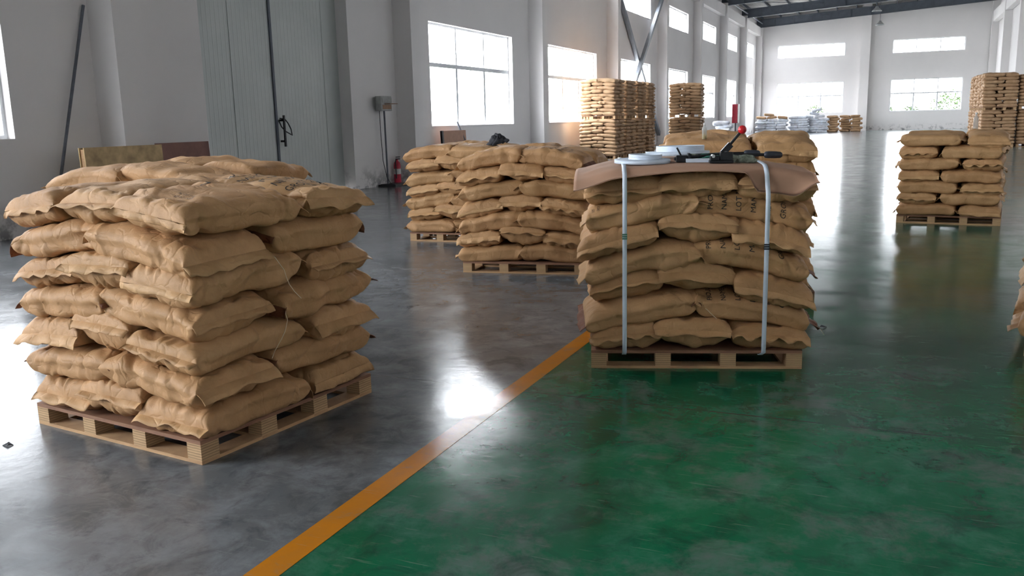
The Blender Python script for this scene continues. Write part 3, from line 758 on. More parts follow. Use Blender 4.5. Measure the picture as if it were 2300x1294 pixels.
def build_stack(name_phrase, cx, cy, yaw, odd, nl=7, res=(56, 56), lowres=None, seed=1, dome=0.03, hx=0.635, hy=0.58, L=0.66, Wd=0.44, T=0.162,
                pitch=0.15, z0=0.11, group='sacks', flaps=True, texts=None, red=0.06, redset=(), prof=None, tilt2=0.035, crumple=1.0, vis=None):
    """every sack of one pallet load; returns dict (layer, index) -> (sack, deformed grid, object)"""
    rng = np.random.default_rng(seed); res_d = {}
    even = 'Q' if odd == 'P' else 'P'
    for l in range(nl):
        kind = odd if l % 2 == 0 else even
        for idx, (px, py, rot, role, slot) in enumerate(layer_layout(kind, hx, hy, L, Wd)):
            hi = seen(name_phrase, l, idx)
            nu, nv = res if hi else (30, 28)
            mid = role == 'three' and slot == 0
            sk = Sack(rng, L * rng.uniform(0.97, 1.03), (Wd if not mid else Wd * 0.98) * rng.uniform(0.98, 1.04), T * rng.uniform(0.94, 1.05), nu, nv, vee=0.35 if mid else 0.0, crumple=crumple)
            jx, jy, jr = rng.normal(0, 0.010), rng.normal(0, 0.010), rng.normal(0, 1.6)
            flip = rng.random() < 0.5
            ang = R(rot + jr + (180 if flip else 0)); ca, sa = math.cos(ang), math.sin(ang)
            roll = rng.normal(0, 0.025); ptch = rng.normal(0, 0.02)
            if role == 'two': ptch += (-1 if flip else 1) * -slot * tilt2      # inner end rides up
            zc = z0 + pitch * l + T / 2 - 0.006 + ((0.030 if l < nl - 1 else 0.008) if mid else 0.0) + rng.normal(0, 0.003)
            am = dome * (prof[l] if prof else min(1.0, (l + 0.4) / 2.0))
            def deform(V, _=None, ca=ca, sa=sa, px=px + jx, py=py + jy, zc=zc, roll=roll, ptch=ptch, am=am, l=l, sk=sk):
                V = np.asarray(V, float); x, y, z = V[..., 0], V[..., 1], V[..., 2]
                z = z + roll * y + ptch * x - sk.sagk * (x / (sk.L / 2)) ** 2
                X = ca * x - sa * y + px; Y = sa * x + ca * y + py; Z = z + zc
                Z = Z + am * (1 - 2.0 * np.clip(np.abs(X) / hx, 0, 1.15) ** 2) + am * 0.45 * (1 - 1.6 * np.clip(np.abs(Y) / hy, 0, 1.15) ** 2)
                if l == 0: Z = np.maximum(Z, z0 + 0.002 + 0.15 * np.clip(Z - z0, -0.02, 0) * 0)
                return np.stack([X, Y, Z], -1)
            Pd = deform(sk.P)
            ctr = np.array([px, py, z0 + pitch * l])
            cyw, syw = math.cos(yaw), math.sin(yaw)
            wl_ = (cx + cyw * px - syw * py, cy + syw * px + cyw * py, ctr[2])
            if not hi:
                w3 = Pd.reshape(-1, 3); bulk_add(np.stack([cx + cyw * w3[:, 0] - syw * w3[:, 1], cy + syw * w3[:, 0] + cyw * w3[:, 1], w3[:, 2]], -1), sk.faces())
                res_d[(l, idx)] = (sk, Pd, None, deform, ctr); continue
            me = mesh_np('paper_sack', (Pd - ctr).reshape(-1, 3), sk.faces(), KRAFT, True)
            o = link('paper_sack', me, None, wl_, (0, 0, yaw))
            SACK_KEY[o.name] = (name_phrase, l, idx)
            has_txt = texts and (l, idx) in texts
            course = 'top' if l == nl - 1 else ORD[l]
            pre = 'lettered kraft sack' if has_txt else 'kraft sack'
            tag(o, '%s, %s, %s course%s, %s' % (pre, place_word(px, py, yaw), course, '' if course in ('top', 'bottom') else ' up', name_phrase), 'sack', group)
            if flaps and hi:
                for end in (-1, 1):
                    isred = (rng.random() < red and role == 'two') or (l, idx) in redset
                    V, F = sk.flap(end, ext=rng.uniform(0.035, 0.065), droop=rng.uniform(15, 80), curl=rng.uniform(0.3, 1.0))
                    fm = mesh_np('end_flap', (deform(V) - ctr).reshape(-1, 3), F, KRAFT_FLAP if not isred else PLY_RED, True)
                    fo = link('end_flap', fm, o)
                    if isred: fo['label'] = 'reddish-brown end flap'
            if has_txt:
                for (txt, size, sx0, xpos, sgn) in texts[(l, idx)]:
                    TV, TF = text_mesh(txt)
                    # page reads across the sack, lines step along its length; sgn picks which way up
                    fl_ = -1 if flip else 1
                    xs_ = (xpos * sgn - TV[:, 1] * size * sgn) * fl_
                    ss_ = (sx0 + TV[:, 0] * size) * sgn * fl_
                    p, nrm = sk.at(Pd, xs_, ss_)
                    if (nrm[:, 2].mean() < 0): nrm = -nrm
                    to = link('lettering', mesh_np('lettering', p + nrm * 0.0022 - ctr, TF, INK), o)
                    to['label'] = 'printed line reading ' + txt
            res_d[(l, idx)] = (sk, Pd, o, deform, ctr)
    return res_d

def threads(st, keys, seed, group=None):
    rng = random.Random(seed)
    for (l, i, end, side) in keys:
        sk, Pd, o, deform, ctr = st[(l, i)]
        p0 = np.array([end * (sk.L / 2 - .01), side * sk.W / 2 * .96, sk.T * .1])
        pts = [p0]; d = np.array([end * .02, side * .008, -.012])
        for q in range(8):
            d = d * .8 + np.array([rng.uniform(-.008, .012) * end, rng.uniform(-.012, .012), -.006]); pts.append(pts[-1] + d)
        W_ = deform(np.array(pts)) - ctr
        MB().tube(W_, 0.0016, 4).build('thread', THREAD, o)

small = lambda t, x, sx0=-0.12: (t, 0.022, sx0, x, 1)
def page(size=0.043, sx0=-0.255, sgn=1, rows=PAGE): return [(t, size, sx0, x, sgn) for t, x in rows]

FR = lambda px, py, l, kind: True
# A: the unstrapped stack beside the orange line
Ap = 'unstrapped stack beside the orange line'
pallet(-3.23, 3.41, 0, R(-7), 1.205, 1.16, 'wooden block pallet under the unstrapped stack beside the orange line')
hiA = lambda px, py, l, kind: not (px < 0 and py > 0.1) or l >= 5
A = build_stack(Ap, -3.23, 3.41, R(-7), 'P', res=(84, 92), lowres=(40, 36), vis=hiA, seed=11, dome=0.022, pitch=0.151, group='sacks of the unstrapped stack', crumple=1.25, red=0.0, redset=((1, 3), (3, 3), (5, 3), (1, 2), (3, 2), (5, 2)),
                texts={(6, 4): page(0.062, -0.20), (6, 2): [('2', 0.075, 0.10, 0.10, 1), ('LOT 24 03', 0.026, -0.12, -0.19, 1), ('25KG 02 24', 0.026, -0.12, -0.155, 1)],
                       (6, 1): [('LOT 24 03', 0.026, -0.10, -0.02, 1), ('25KG 02 24', 0.026, -0.10, 0.015, 1)], (5, 1): [('G', 0.05, 0.10, 0.20, 1)]})
threads(A, [(6, 2, 1, 1), (5, 4, 1, 1), (3, 2, 1, 1), (4, 4, 1, -1)], 3)
# C: the strapped stack
Cp = 'strapped stack under the cardboard'
CYAW = R(17.7); CX, CY = -1.165, 5.49
pallet(CX, CY, 0, CYAW, 1.215, 1.16, 'wooden block pallet under the strapped stack on the green floor')
hiC = lambda px, py, l, kind: py < 0.2 or l == 6
C = build_stack(Cp, CX, CY, CYAW, 'P', res=(84, 92), lowres=(40, 36), vis=hiC, seed=23, dome=0.052, pitch=0.147, T=0.158, prof=[.35, .8, 1, 1, 1, .8, .25], tilt2=0.05, group='sacks of the strapped stack', red=0.0, redset=((1, 4), (1, 3), (3, 4)), crumple=1.15,
                texts={(5, 4): page(0.043, -0.29), (3, 4): page(0.043, -0.235), (1, 4): page(0.043, -0.21), (5, 3): [('LOT', 0.024, -0.20, -0.27, 1), ('24 03', 0.024, -0.20, -0.24, 1)]})
threads(C, [(4, 1, 1, 1), (1, 3, 1, -1), (1, 4, -1, -1)], 4)
# B: the pair by the extinguisher
Bp1 = 'stack beside the fire extinguisher'
pallet(-4.93, 10.09, 0, R(2), 1.2, 1.16, 'wooden block pallet under the stack beside the fire extinguisher')
B1 = build_stack(Bp1, -4.93, 10.09, R(2), 'Q', res=(52, 56), lowres=(28, 24), vis=lambda px, py, l, k: px < 0.2 or l >= 5, seed=31, dome=0.025, group='sacks of the extinguisher stack')
Bp2 = 'stack between the extinguisher and strapped stacks'
pallet(-3.30, 8.22, 0, R(8.5), 1.2, 1.16, 'wooden block pallet under the stack between the extinguisher and strapped stacks')
B2 = build_stack(Bp2, -3.30, 8.22, R(8.5), 'Q', res=(60, 64), lowres=(28, 24), vis=lambda px, py, l, k: py < 0.2 or l >= 5, seed=47, dome=0.036, group='sacks of the middle stack',
                 texts={(6, 4): page(0.043, -0.16)})
# D: lone stack on the open green floor
Dp = 'lone stack on the open floor'
pallet(0.777, 13.17, 0, R(-6.3), 1.22, 1.16, 'wooden block pallet under the lone stack on the open floor')
D = build_stack(Dp, 0.777, 13.17, R(83.7), 'Q', res=(48, 52), lowres=(28, 24), vis=lambda px, py, l, k: px < 0.2 or py > 0.1, seed=59, dome=0.014, hx=0.635, hy=0.60, L=0.70, Wd=0.46, group='sacks of the lone stack', crumple=0.9)
# E: behind the strapped stack
Ep = 'stack behind the strapped one'
EYAW = R(12); EX, EY = -1.19, 7.37
pallet(EX, EY, 0, EYAW, 1.2, 1.16, 'wooden block pallet hidden behind the strapped stack')
Est = build_stack(Ep, EX, EY, EYAW + R(90), 'P', hy=0.56, nl=8, pitch=0.146, res=(52, 52), seed=61, dome=0.024, group='sacks of the stack behind the strapped one')
# one more stack behind A
pallet(-4.55, 4.72, 0, R(2), 1.2, 1.16, 'wooden block pallet under the stack hidden behind the unstrapped one')
A2 = build_stack('stack hidden behind the unstrapped one', -4.55, 4.72, R(2), 'P', nl=8, res=(60, 60), seed=71, dome=0.02, pitch=0.136, T=0.15, group='sacks of the stack behind the unstrapped one')
# H: stack cut by the edge of the view
pallet(1.465, 6.31, 0, R(-8), 1.2, 1.16, 'wooden block pallet cut off by the edge of the view')
build_stack('stack cut off by the view edge', 1.465, 6.31, R(-8), 'Q', nl=3, res=(36, 36), lowres=(24, 20), vis=lambda px, py, l, k: px < 0, seed=83, dome=0.02, group='sacks of the stack at the view edge')

# ------------------------------------------------------------------ far stacks: shared sack meshes
def variants(n, L, Wd, T, nu, nv, mat, seed, crumple=0.7):
    rng = np.random.default_rng(seed); out = []
    for _ in range(n):
        sk = Sack(rng, L, Wd, T, nu, nv, crumple=crumple, nx=2.9)
        P = sk.P.copy(); P[..., 2] -= 0.015 * (P[..., 0] / (L / 2)) ** 2
        out.append((P.reshape(-1, 3), sk.faces(), mesh_np('paper_sack', P.reshape(-1, 3), sk.faces(), mat, True)))
    return out
VF = variants(9, 0.73, 0.485, 0.148, 22, 20, KRAFT_FAR, 5, 0.8)
def far_stack(phrase, cx, cy, yaw, odd, keep, seed, tiers=2, nl=10, hx=0.70, hy=0.61, pitch=0.13, group='sacks', bulk=False, kinds=VF, dome=0.02, pal=True, z_base=0.0):
    rng = np.random.default_rng(seed); even = 'Q' if odd == 'P' else 'P'
    th = 0.13 + nl * pitch + 0.012
    for t in range(tiers):
        zb = z_base + t * th
        if pal: pallet(cx, cy, zb, yaw, hx * 2 - .06, hy * 2 - .06, 'wooden pallet under the %s tier of %s' % ('upper' if t else 'lower', phrase), hgt=0.13, group='pallets of the tall stacks')
        for l in range(nl):
            for idx, (px, py, rot, role, slot) in enumerate(layer_layout(odd if l % 2 == 0 else even, hx, hy, 0.72, 0.485)):
                if not keep(px, py, l, t): continue
                jx, jy = rng.normal(0, .012, 2); ang = R(rot + rng.normal(0, 2) + (180 if rng.random() < .5 else 0))
                z = zb + 0.13 + pitch * l + 0.068 + dome * (1 - 1.8 * (px / hx) ** 2) * min(1, l / 3) + (0.022 if role == 'three' and slot == 0 else 0)
                c, s_ = math.cos(yaw), math.sin(yaw); X = cx + c * (px + jx) - s_ * (py + jy); Y = cy + s_ * (px + jx) + c * (py + jy)
                V, F, me = kinds[rng.integers(len(kinds))]
                tilt = (0.05 * px / hx) if role == 'two' else 0.0
                if rot == 0: tl = Matrix.Rotation(0.07 * slot, 4, 'Y')
                else: tl = Matrix.Rotation(0.06 * slot, 4, 'Y')
                M = Matrix.Translation((X, Y, z)) @ Matrix.Rotation(yaw, 4, 'Z') @ tl @ Matrix.Rotation(ang, 4, 'Z')
                if bulk or not seen(phrase, t, l, idx):
                    A_ = np.array(M); bulk_add(V @ A_[:3, :3].T + A_[:3, 3], F)
                else:
                    o = bpy.data.objects.new('paper_sack', me); COL.objects.link(o); o.matrix_world = M; SACK_KEY[o.name] = (phrase, t, l, idx)
                    course = 'top' if l == nl - 1 else ORD[l]
                    tier = '' if tiers == 1 else (' of upper tier' if t else ' of lower tier')
                    tag(o, 'sandy sack, %s, %s course%s, %s' % (place_word(px, py, yaw), course, tier, phrase), 'sack', group)
fr_right = lambda px, py, l, t: (py < 0.1 or px > 0.2)
far_stack('tall stack by the second window', -9.93, 31.6, 0, 'P', fr_right, 101, group='sacks of the tall window stack')
far_stack('tall stack by the window pillar', -8.35, 38.9, R(4), 'P', fr_right, 107, group='sacks of the tall pillar stack', hx=0.70)
for i, yy in enumerate((33.05, 34.5, 35.95)):
    far_stack('window row stack %s' % ORD[i + 1], -9.90 + 0.03 * i, yy, R(-2 + 2 * i), 'PQP'[i], lambda px, py, l, t: px > 0.2 or l == 9, 111 + i, bulk=True)
gk = lambda px, py, l, t: (px < 0.1 or py > 0.1)
far_stack('tall stack by the far grey pillars', 3.78, 40.0, R(90), 'P', gk, 121, group='sacks of the tall grey-pillar stack', nl=10, pitch=0.128)
far_stack('second tall stack at the grey pillars', 5.04, 40.15, R(90), 'Q', lambda px, py, l, t: px < 0.1 and (t == 0 or l < 9), 123, group='sacks of the second grey-pillar stack')
for i, yy in enumerate((41.45, 42.9, 44.35)):
    far_stack('grey pillar row %s' % ORD[i], 3.76 - 0.02 * i, yy, R(90), 'QPQ'[i], lambda px, py, l, t: py > 0.1 or l == 9, 131 + i, bulk=True)
bo = link('paper_sacks', mesh_np('paper_sacks', np.concatenate(bulk_V), np.concatenate(bulk_F), KRAFT_FAR, True))
tag(bo, 'massed kraft sacks of the rows behind and inside the stacked loads', 'sacks', kind='stuff')

# white and brown sacks along the end wall, silvery pile by the pillar
VW = variants(5, 0.80, 0.52, 0.21, 18, 16, WOVEN, 9, 0.9)
VB = variants(4, 0.80, 0.52, 0.20, 18, 16, KRAFT_FAR, 10, 0.8)
def pile(phrase, x0, y0, cols, rows, kinds, seed, word, group, dx=0.74, dz=0.185, name='woven_sack', ragged=0.0):
    rng = np.random.default_rng(seed)
    for r_ in range(rows):
        for c in range(cols):
            if r_ == rows - 1 and rng.random() < ragged: continue
            V, F, me = kinds[rng.integers(len(kinds))]
            o = bpy.data.objects.new(name, me); COL.objects.link(o)
            off = (0.5 if r_ % 2 else 0.0) * dx * 0.35
            o.location = (x0 + c * dx + off + rng.normal(0, .03), y0 + rng.normal(0, .04), 0.10 + dz * r_)
            o.rotation_euler = (rng.normal(0, .05), rng.normal(0, .06), rng.normal(0, .12) + (math.pi if rng.random() < .5 else 0))
            tag(o, '%s, %s row, %s along, %s' % (word, ORD[r_], ['window end', 'next', 'third', 'fourth', 'fifth'][c] if cols > 1 else 'only one', phrase), 'sack', group)
pile('silver pile beside the tall pillar stack', -7.45, 42.6, 1, 7, VW, 201, 'white sack', 'white sacks beside the tall pillar stack', dz=.17)
pile('end wall heap under the brown sacks', -9.85, 73.9, 3, 6, VW, 203, 'white sack', 'white sacks in the first end wall heap', dx=.80)
pile('second end wall heap', -7.35, 74.6, 2, 7, VW, 205, 'white sack', 'white sacks in the second end wall heap', dx=.66)
pile('third end wall heap below the grey bundle', -5.95, 75.0, 2, 6, VW, 207, 'white sack', 'white sacks in the third end wall heap', dx=.72)
pile('narrow brown heap at the end wall', -4.42, 75.3, 1, 7, VB, 209, 'brown sack', 'brown sacks at the end wall', dx=.7, name='paper_sack')
pile('wide brown heap under the end window', -3.55, 76.2, 2, 7, VB, 211, 'brown sack', 'brown sacks in the wide end heap', dx=.78, name='paper_sack')
for i, (x, z, ry, w) in enumerate(((-9.80, 1.25, .08, 'slumped at the window end'), (-8.97, 1.26, -.12, 'lying in the middle'), (-8.14, 1.25, .1, 'slumped at the aisle end'), (-9.2, 1.47, .1, 'on the very top'))):
    o = bpy.data.objects.new('paper_sack', VB[i % 4][2]); COL.objects.link(o); o.location = (x, 73.9, z); o.rotation_euler = (.04, ry, .06 * i)
    tag(o, 'orange-brown sack %s of the first end wall heap' % w, 'sack', 'orange-brown sacks on the white heap')
for i, (x, z, ry, w) in enumerate(((-6.28, 1.26, .08, 'lower window side'), (-5.42, 1.27, -.1, 'lower aisle side'), (-5.85, 1.49, .16, 'upper middle'), (-5.70, 1.74, -.25, 'crumpled tip'))):
    o = bpy.data.objects.new('woven_sack', VW[i % 5][2]); COL.objects.link(o); o.location = (x, 75.0, z); o.rotation_euler = (.06, ry, .1 * i)
    tag(o, 'greyish empty sack, %s of the bundle on the third end heap' % w, 'sack', 'greyish bundle on the third heap')

# ------------------------------------------------------------------ cardboard, straps, coils and tools on C
def c_world(x, y, z=0.0):
    c, s_ = math.cos(CYAW), math.sin(CYAW); return (CX + c * x - s_ * y, CY + s_ * x + c * y, z)
# top envelope of the strapped sacks, on a grid
gx = np.linspace(-0.72, 0.72, 73); gy_ = np.linspace(-0.70, 0.70, 71)
H = np.full((73, 71), 0.9)
for i in range(5):
    for l in (5, 6):
        P = C[(l, i)][1].reshape(-1, 3)
        ix = np.clip(np.round((P[:, 0] + .72) / .02).astype(int), 0, 72); iy = np.clip(np.round((P[:, 1] + .70) / .02).astype(int), 0, 70)
        np.maximum.at(H, (ix, iy), P[:, 2])
def blur_max(Hh, r):
    O = Hh.copy()
    for a in range(-r, r + 1):
        for b in range(-r, r + 1):
            O = np.maximum(O, np.roll(np.roll(Hh, a, 0), b, 1))
    return O
def blur(Hh, r):
    for ax in (0, 1):
        pad = np.pad(Hh, [(r, r) if k == ax else (0, 0) for k in (0, 1)], mode='edge')
        Hh = sum(np.take(pad, range(k, k + Hh.shape[ax]), ax) for k in range(2 * r + 1)) / (2 * r + 1)
    return Hh
HS = blur(blur(blur_max(H, 9), 6), 5) + 0.012
def card_z(x, y):
    ix = np.clip((np.asarray(x) + .72) / .02, 0, 71.999); iy = np.clip((np.asarray(y) + .70) / .02, 0, 69.999)
    i0 = ix.astype(int); j0 = iy.astype(int); a = ix - i0; b = iy - j0
    z = (1 - a) * ((1 - b) * HS[i0, j0] + b * HS[i0, j0 + 1]) + a * ((1 - b) * HS[i0 + 1, j0] + b * HS[i0 + 1, j0 + 1])
    return z
nxg, nyg = 71, 75
xs = np.linspace(-0.70, 0.64, nxg); ys = np.linspace(-0.69, 0.55, nyg)
Xg, Yg = np.meshgrid(xs, ys, indexing='ij')
Zg = card_z(Xg, Yg)
Zg = Zg - 0.035 * smooth01(-Xg, 0.44, 0.72) * (1 + 0.6 * smooth01(-Yg, 0.2, 0.65))          # window-side edge hangs
Zg = Zg - 0.030 * smooth01(Xg, 0.42, 0.64)
Zg = Zg - 0.035 * smooth01(-Yg, 0.56, 0.68) * (1 - np.exp(-(Xg / 0.30) ** 2) * 0.5)
Hm = blur_max(H, 1); _i = np.clip(np.round((Xg + .72) / .02).astype(int), 0, 72); _j = np.clip(np.round((Yg + .70) / .02).astype(int), 0, 70)
Zg = blur(blur(np.maximum(Zg, Hm[_i, _j] + 0.014), 1), 1)
Zg = np.maximum(Zg, Hm[_i, _j] + 0.006)
fold = smooth01(Xg - 0.9 * (Yg + 0.69), 0.24, 0.32) * (1 - smooth01(Xg + 0.6 * (Yg + .69), 0.50, 0.64)) * smooth01(-Yg, 0.615, 0.695)
Zg = Zg - 0.10 * fold
Yw = Yg + 0.025 * fold
Vt = np.stack([Xg, Yw, Zg], -1).reshape(-1, 3); Vb = Vt - np.array([0, 0, 0.005])
i = np.arange(nxg - 1)[:, None]; j = np.arange(nyg - 1)[None]
Q = np.stack([i * nyg + j, (i + 1) * nyg + j, (i + 1) * nyg + j + 1, i * nyg + j + 1], -1).reshape(-1, 4)
nn_ = nxg * nyg; edges = []
for a in range(nxg - 1):
    for b in (0, nyg - 1): edges.append((a * nyg + b, (a + 1) * nyg + b, (a + 1) * nyg + b + nn_, a * nyg + b + nn_))
for b in range(nyg - 1):
    for a in (0, nxg - 1): edges.append((a * nyg + b, a * nyg + b + 1, a * nyg + b + 1 + nn_, a * nyg + b + nn_))
cb = link('cardboard_sheet', mesh_np('cardboard_sheet', np.concatenate([Vt, Vb]), np.concatenate([Q, Q[:, ::-1] + nn_, np.array(edges)]), CARD, True), None, (CX, CY, 0), (0, 0, CYAW))
tag(cb, 'brown corrugated cardboard sheet draped over the strapped stack', 'cardboard')
def top_z(x, y):
    ix = int(np.clip(np.round((x + 0.70) / 1.34 * (nxg - 1)), 0, nxg - 1)); iy = int(np.clip(np.round((y + 0.69) / 1.24 * (nyg - 1)), 0, nyg - 1))
    return float(Zg[ix, iy])

# front envelope of the sacks, for the straps
def front_y(x):
    m = -0.60
    for (l, i_), (sk, Pd, o, d, c) in C.items():
        P = Pd.reshape(-1, 3); q = P[np.abs(P[:, 0] - x) < 0.02]
        if len(q): m = min(m, q[:, 1].min())
    return m
def strap(x, lab, seal_z, seal_mat):
    yf = min(front_y(x), -0.690) - 0.010
    pts = [(x, -0.585, 0.090), (x, -0.60, 0.090), (x, yf, 0.13)]
    zt = top_z(x, -0.69)
    pts += [(x, yf, z) for z in np.linspace(0.2, zt - 0.05, 14)] + [(x, yf + 0.004, zt - 0.005), (x, -0.672, top_z(x, -0.668) + .014), (x, -0.64, top_z(x, -.64) + .013)]
    pts += [(x, y, top_z(x, y) + 0.011) for y in np.linspace(-0.60, 0.53, 30)] + [(x, 0.565, top_z(x, .54) - .01), (x, 0.65, top_z(x, .54) - .12), (x, 0.66, 0.6), (x, 0.655, 0.2), (x, 0.60, 0.090), (x, 0.585, 0.090)]
    hw, t = 0.0125, 0.0016; V = []
    for k, p in enumerate(pts):
        a = np.array(pts[max(k - 1, 0)]); b = np.array(pts[min(k + 1, len(pts) - 1)]); d = b - a; n_ = np.array([0, -d[2], d[1]]); n_ /= np.linalg.norm(n_)
        n_ = n_ * (1 if (n_ @ np.array([0, p[1], p[2] - 0.6])) > 0 else -1)
        for sx_, sn in ((-hw, -t / 2), (hw, -t / 2), (hw, t / 2), (-hw, t / 2)): V.append(np.array(p) + [sx_, 0, 0] + n_ * sn)
    F = []
    for k in range(len(pts) - 1):
        for q in range(4): F.append((k * 4 + q, k * 4 + (q + 1) % 4, k * 4 + 4 + (q + 1) % 4, k * 4 + 4 + q))
    F += [(0, 1, 2, 3), tuple(4 * (len(pts) - 1) + q for q in (3, 2, 1, 0))]
    o = link('packing_strap', mesh_np('packing_strap', np.array(V), np.array(F), STRAPM), None, (CX, CY, 0), (0, 0, CYAW))
    tag(o, lab, 'strap', 'packing straps on the strapped stack')
    sl = MB()
    for dz in (-.016, -.004, .008): sl.box(x - .0145, x + .0145, yf - .0035, yf + .0035, seal_z + dz, seal_z + dz + .008)
    so = sl.build('strap_seal', seal_mat, o); so['label'] = 'green crimped seal' if seal_mat is SEALM else 'dark crimped seal'
strap(-0.415, 'pale strap with a green crimp, on the window side of the strapped stack', 0.80, SEALM)
strap(0.365, 'pale strap with a dark crimp, on the aisle side of the strapped stack', 0.735, BLACKM)

def coil(x, y, lab, ro, ri, h1, r2, h2, tiltx=0.0, dz=0.0):
    z = top_z(x, y) + dz
    r = empty('strap_coil', c_world(x, y, z), CYAW); tag(r, lab, 'coil', 'coils of strapping on the cardboard'); r.rotation_euler = (tiltx, tiltx * .6, CYAW)
    pr = [(ri, 0.0), (ro, 0.0), (ro, h1)]
    k = ro
    while k > ri + .008: pr += [(k - .004, h1 - .003), (k - .008, h1)]; k -= .008
    pr += [(ri, h1)]
    MB().lathe(pr, 48, closed=True).build('outer_winding', STRAPM, r)
    prof = [(r2 - .012, h1 * .5), (r2, h1 * .5)]
    zz = h1
    while zz < h2 - .001: prof += [(r2 + .001, zz + .002), (r2 + .001, min(zz + .009, h2)), (r2 - .001, min(zz + .0105, h2))]; zz += .011
    prof += [(r2 - .012, h2)]
    MB().lathe(prof, 48, closed=True, c=(0.018, .012, 0)).build('inner_winding', STRAPM, r)
coil(-0.30, -0.30, 'pale blue strap coil with a raised inner ring, near the cardboard edge', 0.165, 0.075, 0.022, 0.098, 0.050, 0.02, 0.004)
coil(-0.06, 0.08, 'taller pale blue strap coil lying behind the flat one', 0.200, 0.10, 0.024, 0.150, 0.058, -0.01, 0.016)

def ctop(x, y, lift=0.0): return (x, y, top_z(x, y) + lift)
# tensioner with the red knob
tx, ty = 0.150, -0.44
tr = empty('strap_tensioner', c_world(tx, ty, top_z(tx, ty) + .002), CYAW); tag(tr, 'black strap tensioner with an upright lever ending in a red ball', 'tool')
bevel(MB().box(-.075, .06, -.03, .03, 0, .016).box(-.07, -.02, -.028, .028, .016, .042).box(-.015, .055, -.028, -.008, .016, .062).box(-.015, .055, .010, .028, .016, .062).build('tool_base', BLACKM, tr), .003)
MB().lathe([(0, -.018), (.022, -.018), (.022, .018), (0, .018)], 16).build('feed_wheel', STEELM, tr, (.018, 0, .045), (R(90), 0, 0))
MB().tube([(-.055, -.03, .040), (-.055, .03, .040)], .010, 8).build('pivot_pin', STEELM, tr)
MB().bar((.0, 0, .055), (.045, 0, .105), .034, .030, (0, 1, 0)).build('ratchet_head', BLACKM, tr)
MB().tube([(.03, 0, .090), (.100, 0, .175)], .0085, 8).build('lever', BLACKM, tr)
lev = [c for c in tr.children if c.name.startswith('lever')][0]
MB().ball((.107, 0, .186), .0245, 18, 12).build('lever_knob', REDM, lev)['label'] = 'red ball knob'
# sealer with two long grips
sx_, sy_ = -0.03, -0.33
sr = empty('strap_sealer', c_world(sx_, sy_, top_z(sx_, sy_) + .002), CYAW); tag(sr, 'black strap sealer with two long-handled grips pointing to the aisle', 'tool')
bevel(MB().box(-.075, -.01, -.03, .03, 0, .040).box(-.085, -.06, -.012, .012, .010, .03).build('jaw', BLACKM, sr), .003)
MB().box(-.006, .006, -.034, .034, 0, .052).build('jaw_plate', BLACKM, sr)
MB().bar((-.045, 0, .038), (-.07, 0, .085), .010, .010, (0, 1, 0)).build('trigger', BLACKM, sr)
zr = max(top_z(.35, -.3), top_z(.45, -.3), top_z(.30, -.22)) - top_z(sx_, sy_) + 0.03
lh = [MB().tube([(0, .03, .035), (.20, .07, zr + .012), (.36, .09, zr + .012)], .010, 8).build('long_handle', BLACKM, sr)]
lh.append(MB().tube([(0, -.02, .030), (.15, .02, zr + .01), (.46, .045, zr + .004)], .009, 8).build('long_handle', BLACKM, sr))
for q_, (a, b) in enumerate((((.33, .086, zr + .012), (.425, .098, zr + .010)), ((.44, .043, zr + .004), (.545, .052, zr + .000)))):
    v = [tuple(a[k] + (b[k] - a[k]) * t for k in range(3)) for t in (0, .08, .25, .6, .9, 1)]
    MB().tube(v, .02, 10, radii=[.010, .019, .021, .021, .019, .012]).build('hand_grip', GRIPM, lh[q_])
# a strip of cut strap between the tools and two crumpled gloves
p0 = c_world(0.02, -.37, 0)
so_ = MB().box(-.07, .08, -.012, .012, 0, .022).build('strap_offcut', STRAPM, None, (p0[0], p0[1], top_z(.02, -.37) + .002), (0, 0, CYAW)); tag(so_, 'short white strap offcut lying between the sealer jaw and the tensioner', 'strap')
def crumple_blob(name, mat, x, y, sx, sy, sz, seed, lab, cat, z=None, world=None, yaw=CYAW, amp=0.09):
    rng = np.random.default_rng(seed); nu, nv = 40, 28
    t = np.linspace(0, 2 * np.pi, nu, endpoint=False); p = np.linspace(0.02, np.pi - 0.02, nv)
    Tt, Pp = np.meshgrid(t, p, indexing='ij')
    d = np.ones_like(Tt)
    for _ in range(7):
        a, b = rng.integers(1, 7), rng.uniform(1, 7); d += amp * (np.abs(np.sin(a * Tt / 1 + b * Pp + rng.uniform(0, 6))) - .6)
    V = np.stack([sx * d * np.cos(Tt) * np.sin(Pp), sy * d * np.sin(Tt) * np.sin(Pp), np.maximum(sz * d * np.cos(Pp), -.25 * sz) + .25 * sz], -1).reshape(-1, 3)
    i = np.arange(nu)[:, None]; j = np.arange(nv - 1)[None]; ii = (i + 1) % nu
    F = np.stack([i * nv + j, i * nv + j + 1, ii * nv + j + 1, ii * nv + j], -1).reshape(-1, 4)
    cap = [[k * nv for k in range(nu)], [k * nv + nv - 1 for k in range(nu)][::-1]]
    m = bpy.data.meshes.new(name); m.from_pydata(V.tolist(), [], F.tolist() + cap); m.materials.append(mat)
    m.polygons.foreach_set('use_smooth', [True] * len(m.polygons)); m.update()
    loc = world if world else c_world(x, y, top_z(x, y) + .001)
    o = link(name, m, None, loc, (0, 0, yaw)); tag(o, lab, cat); return o
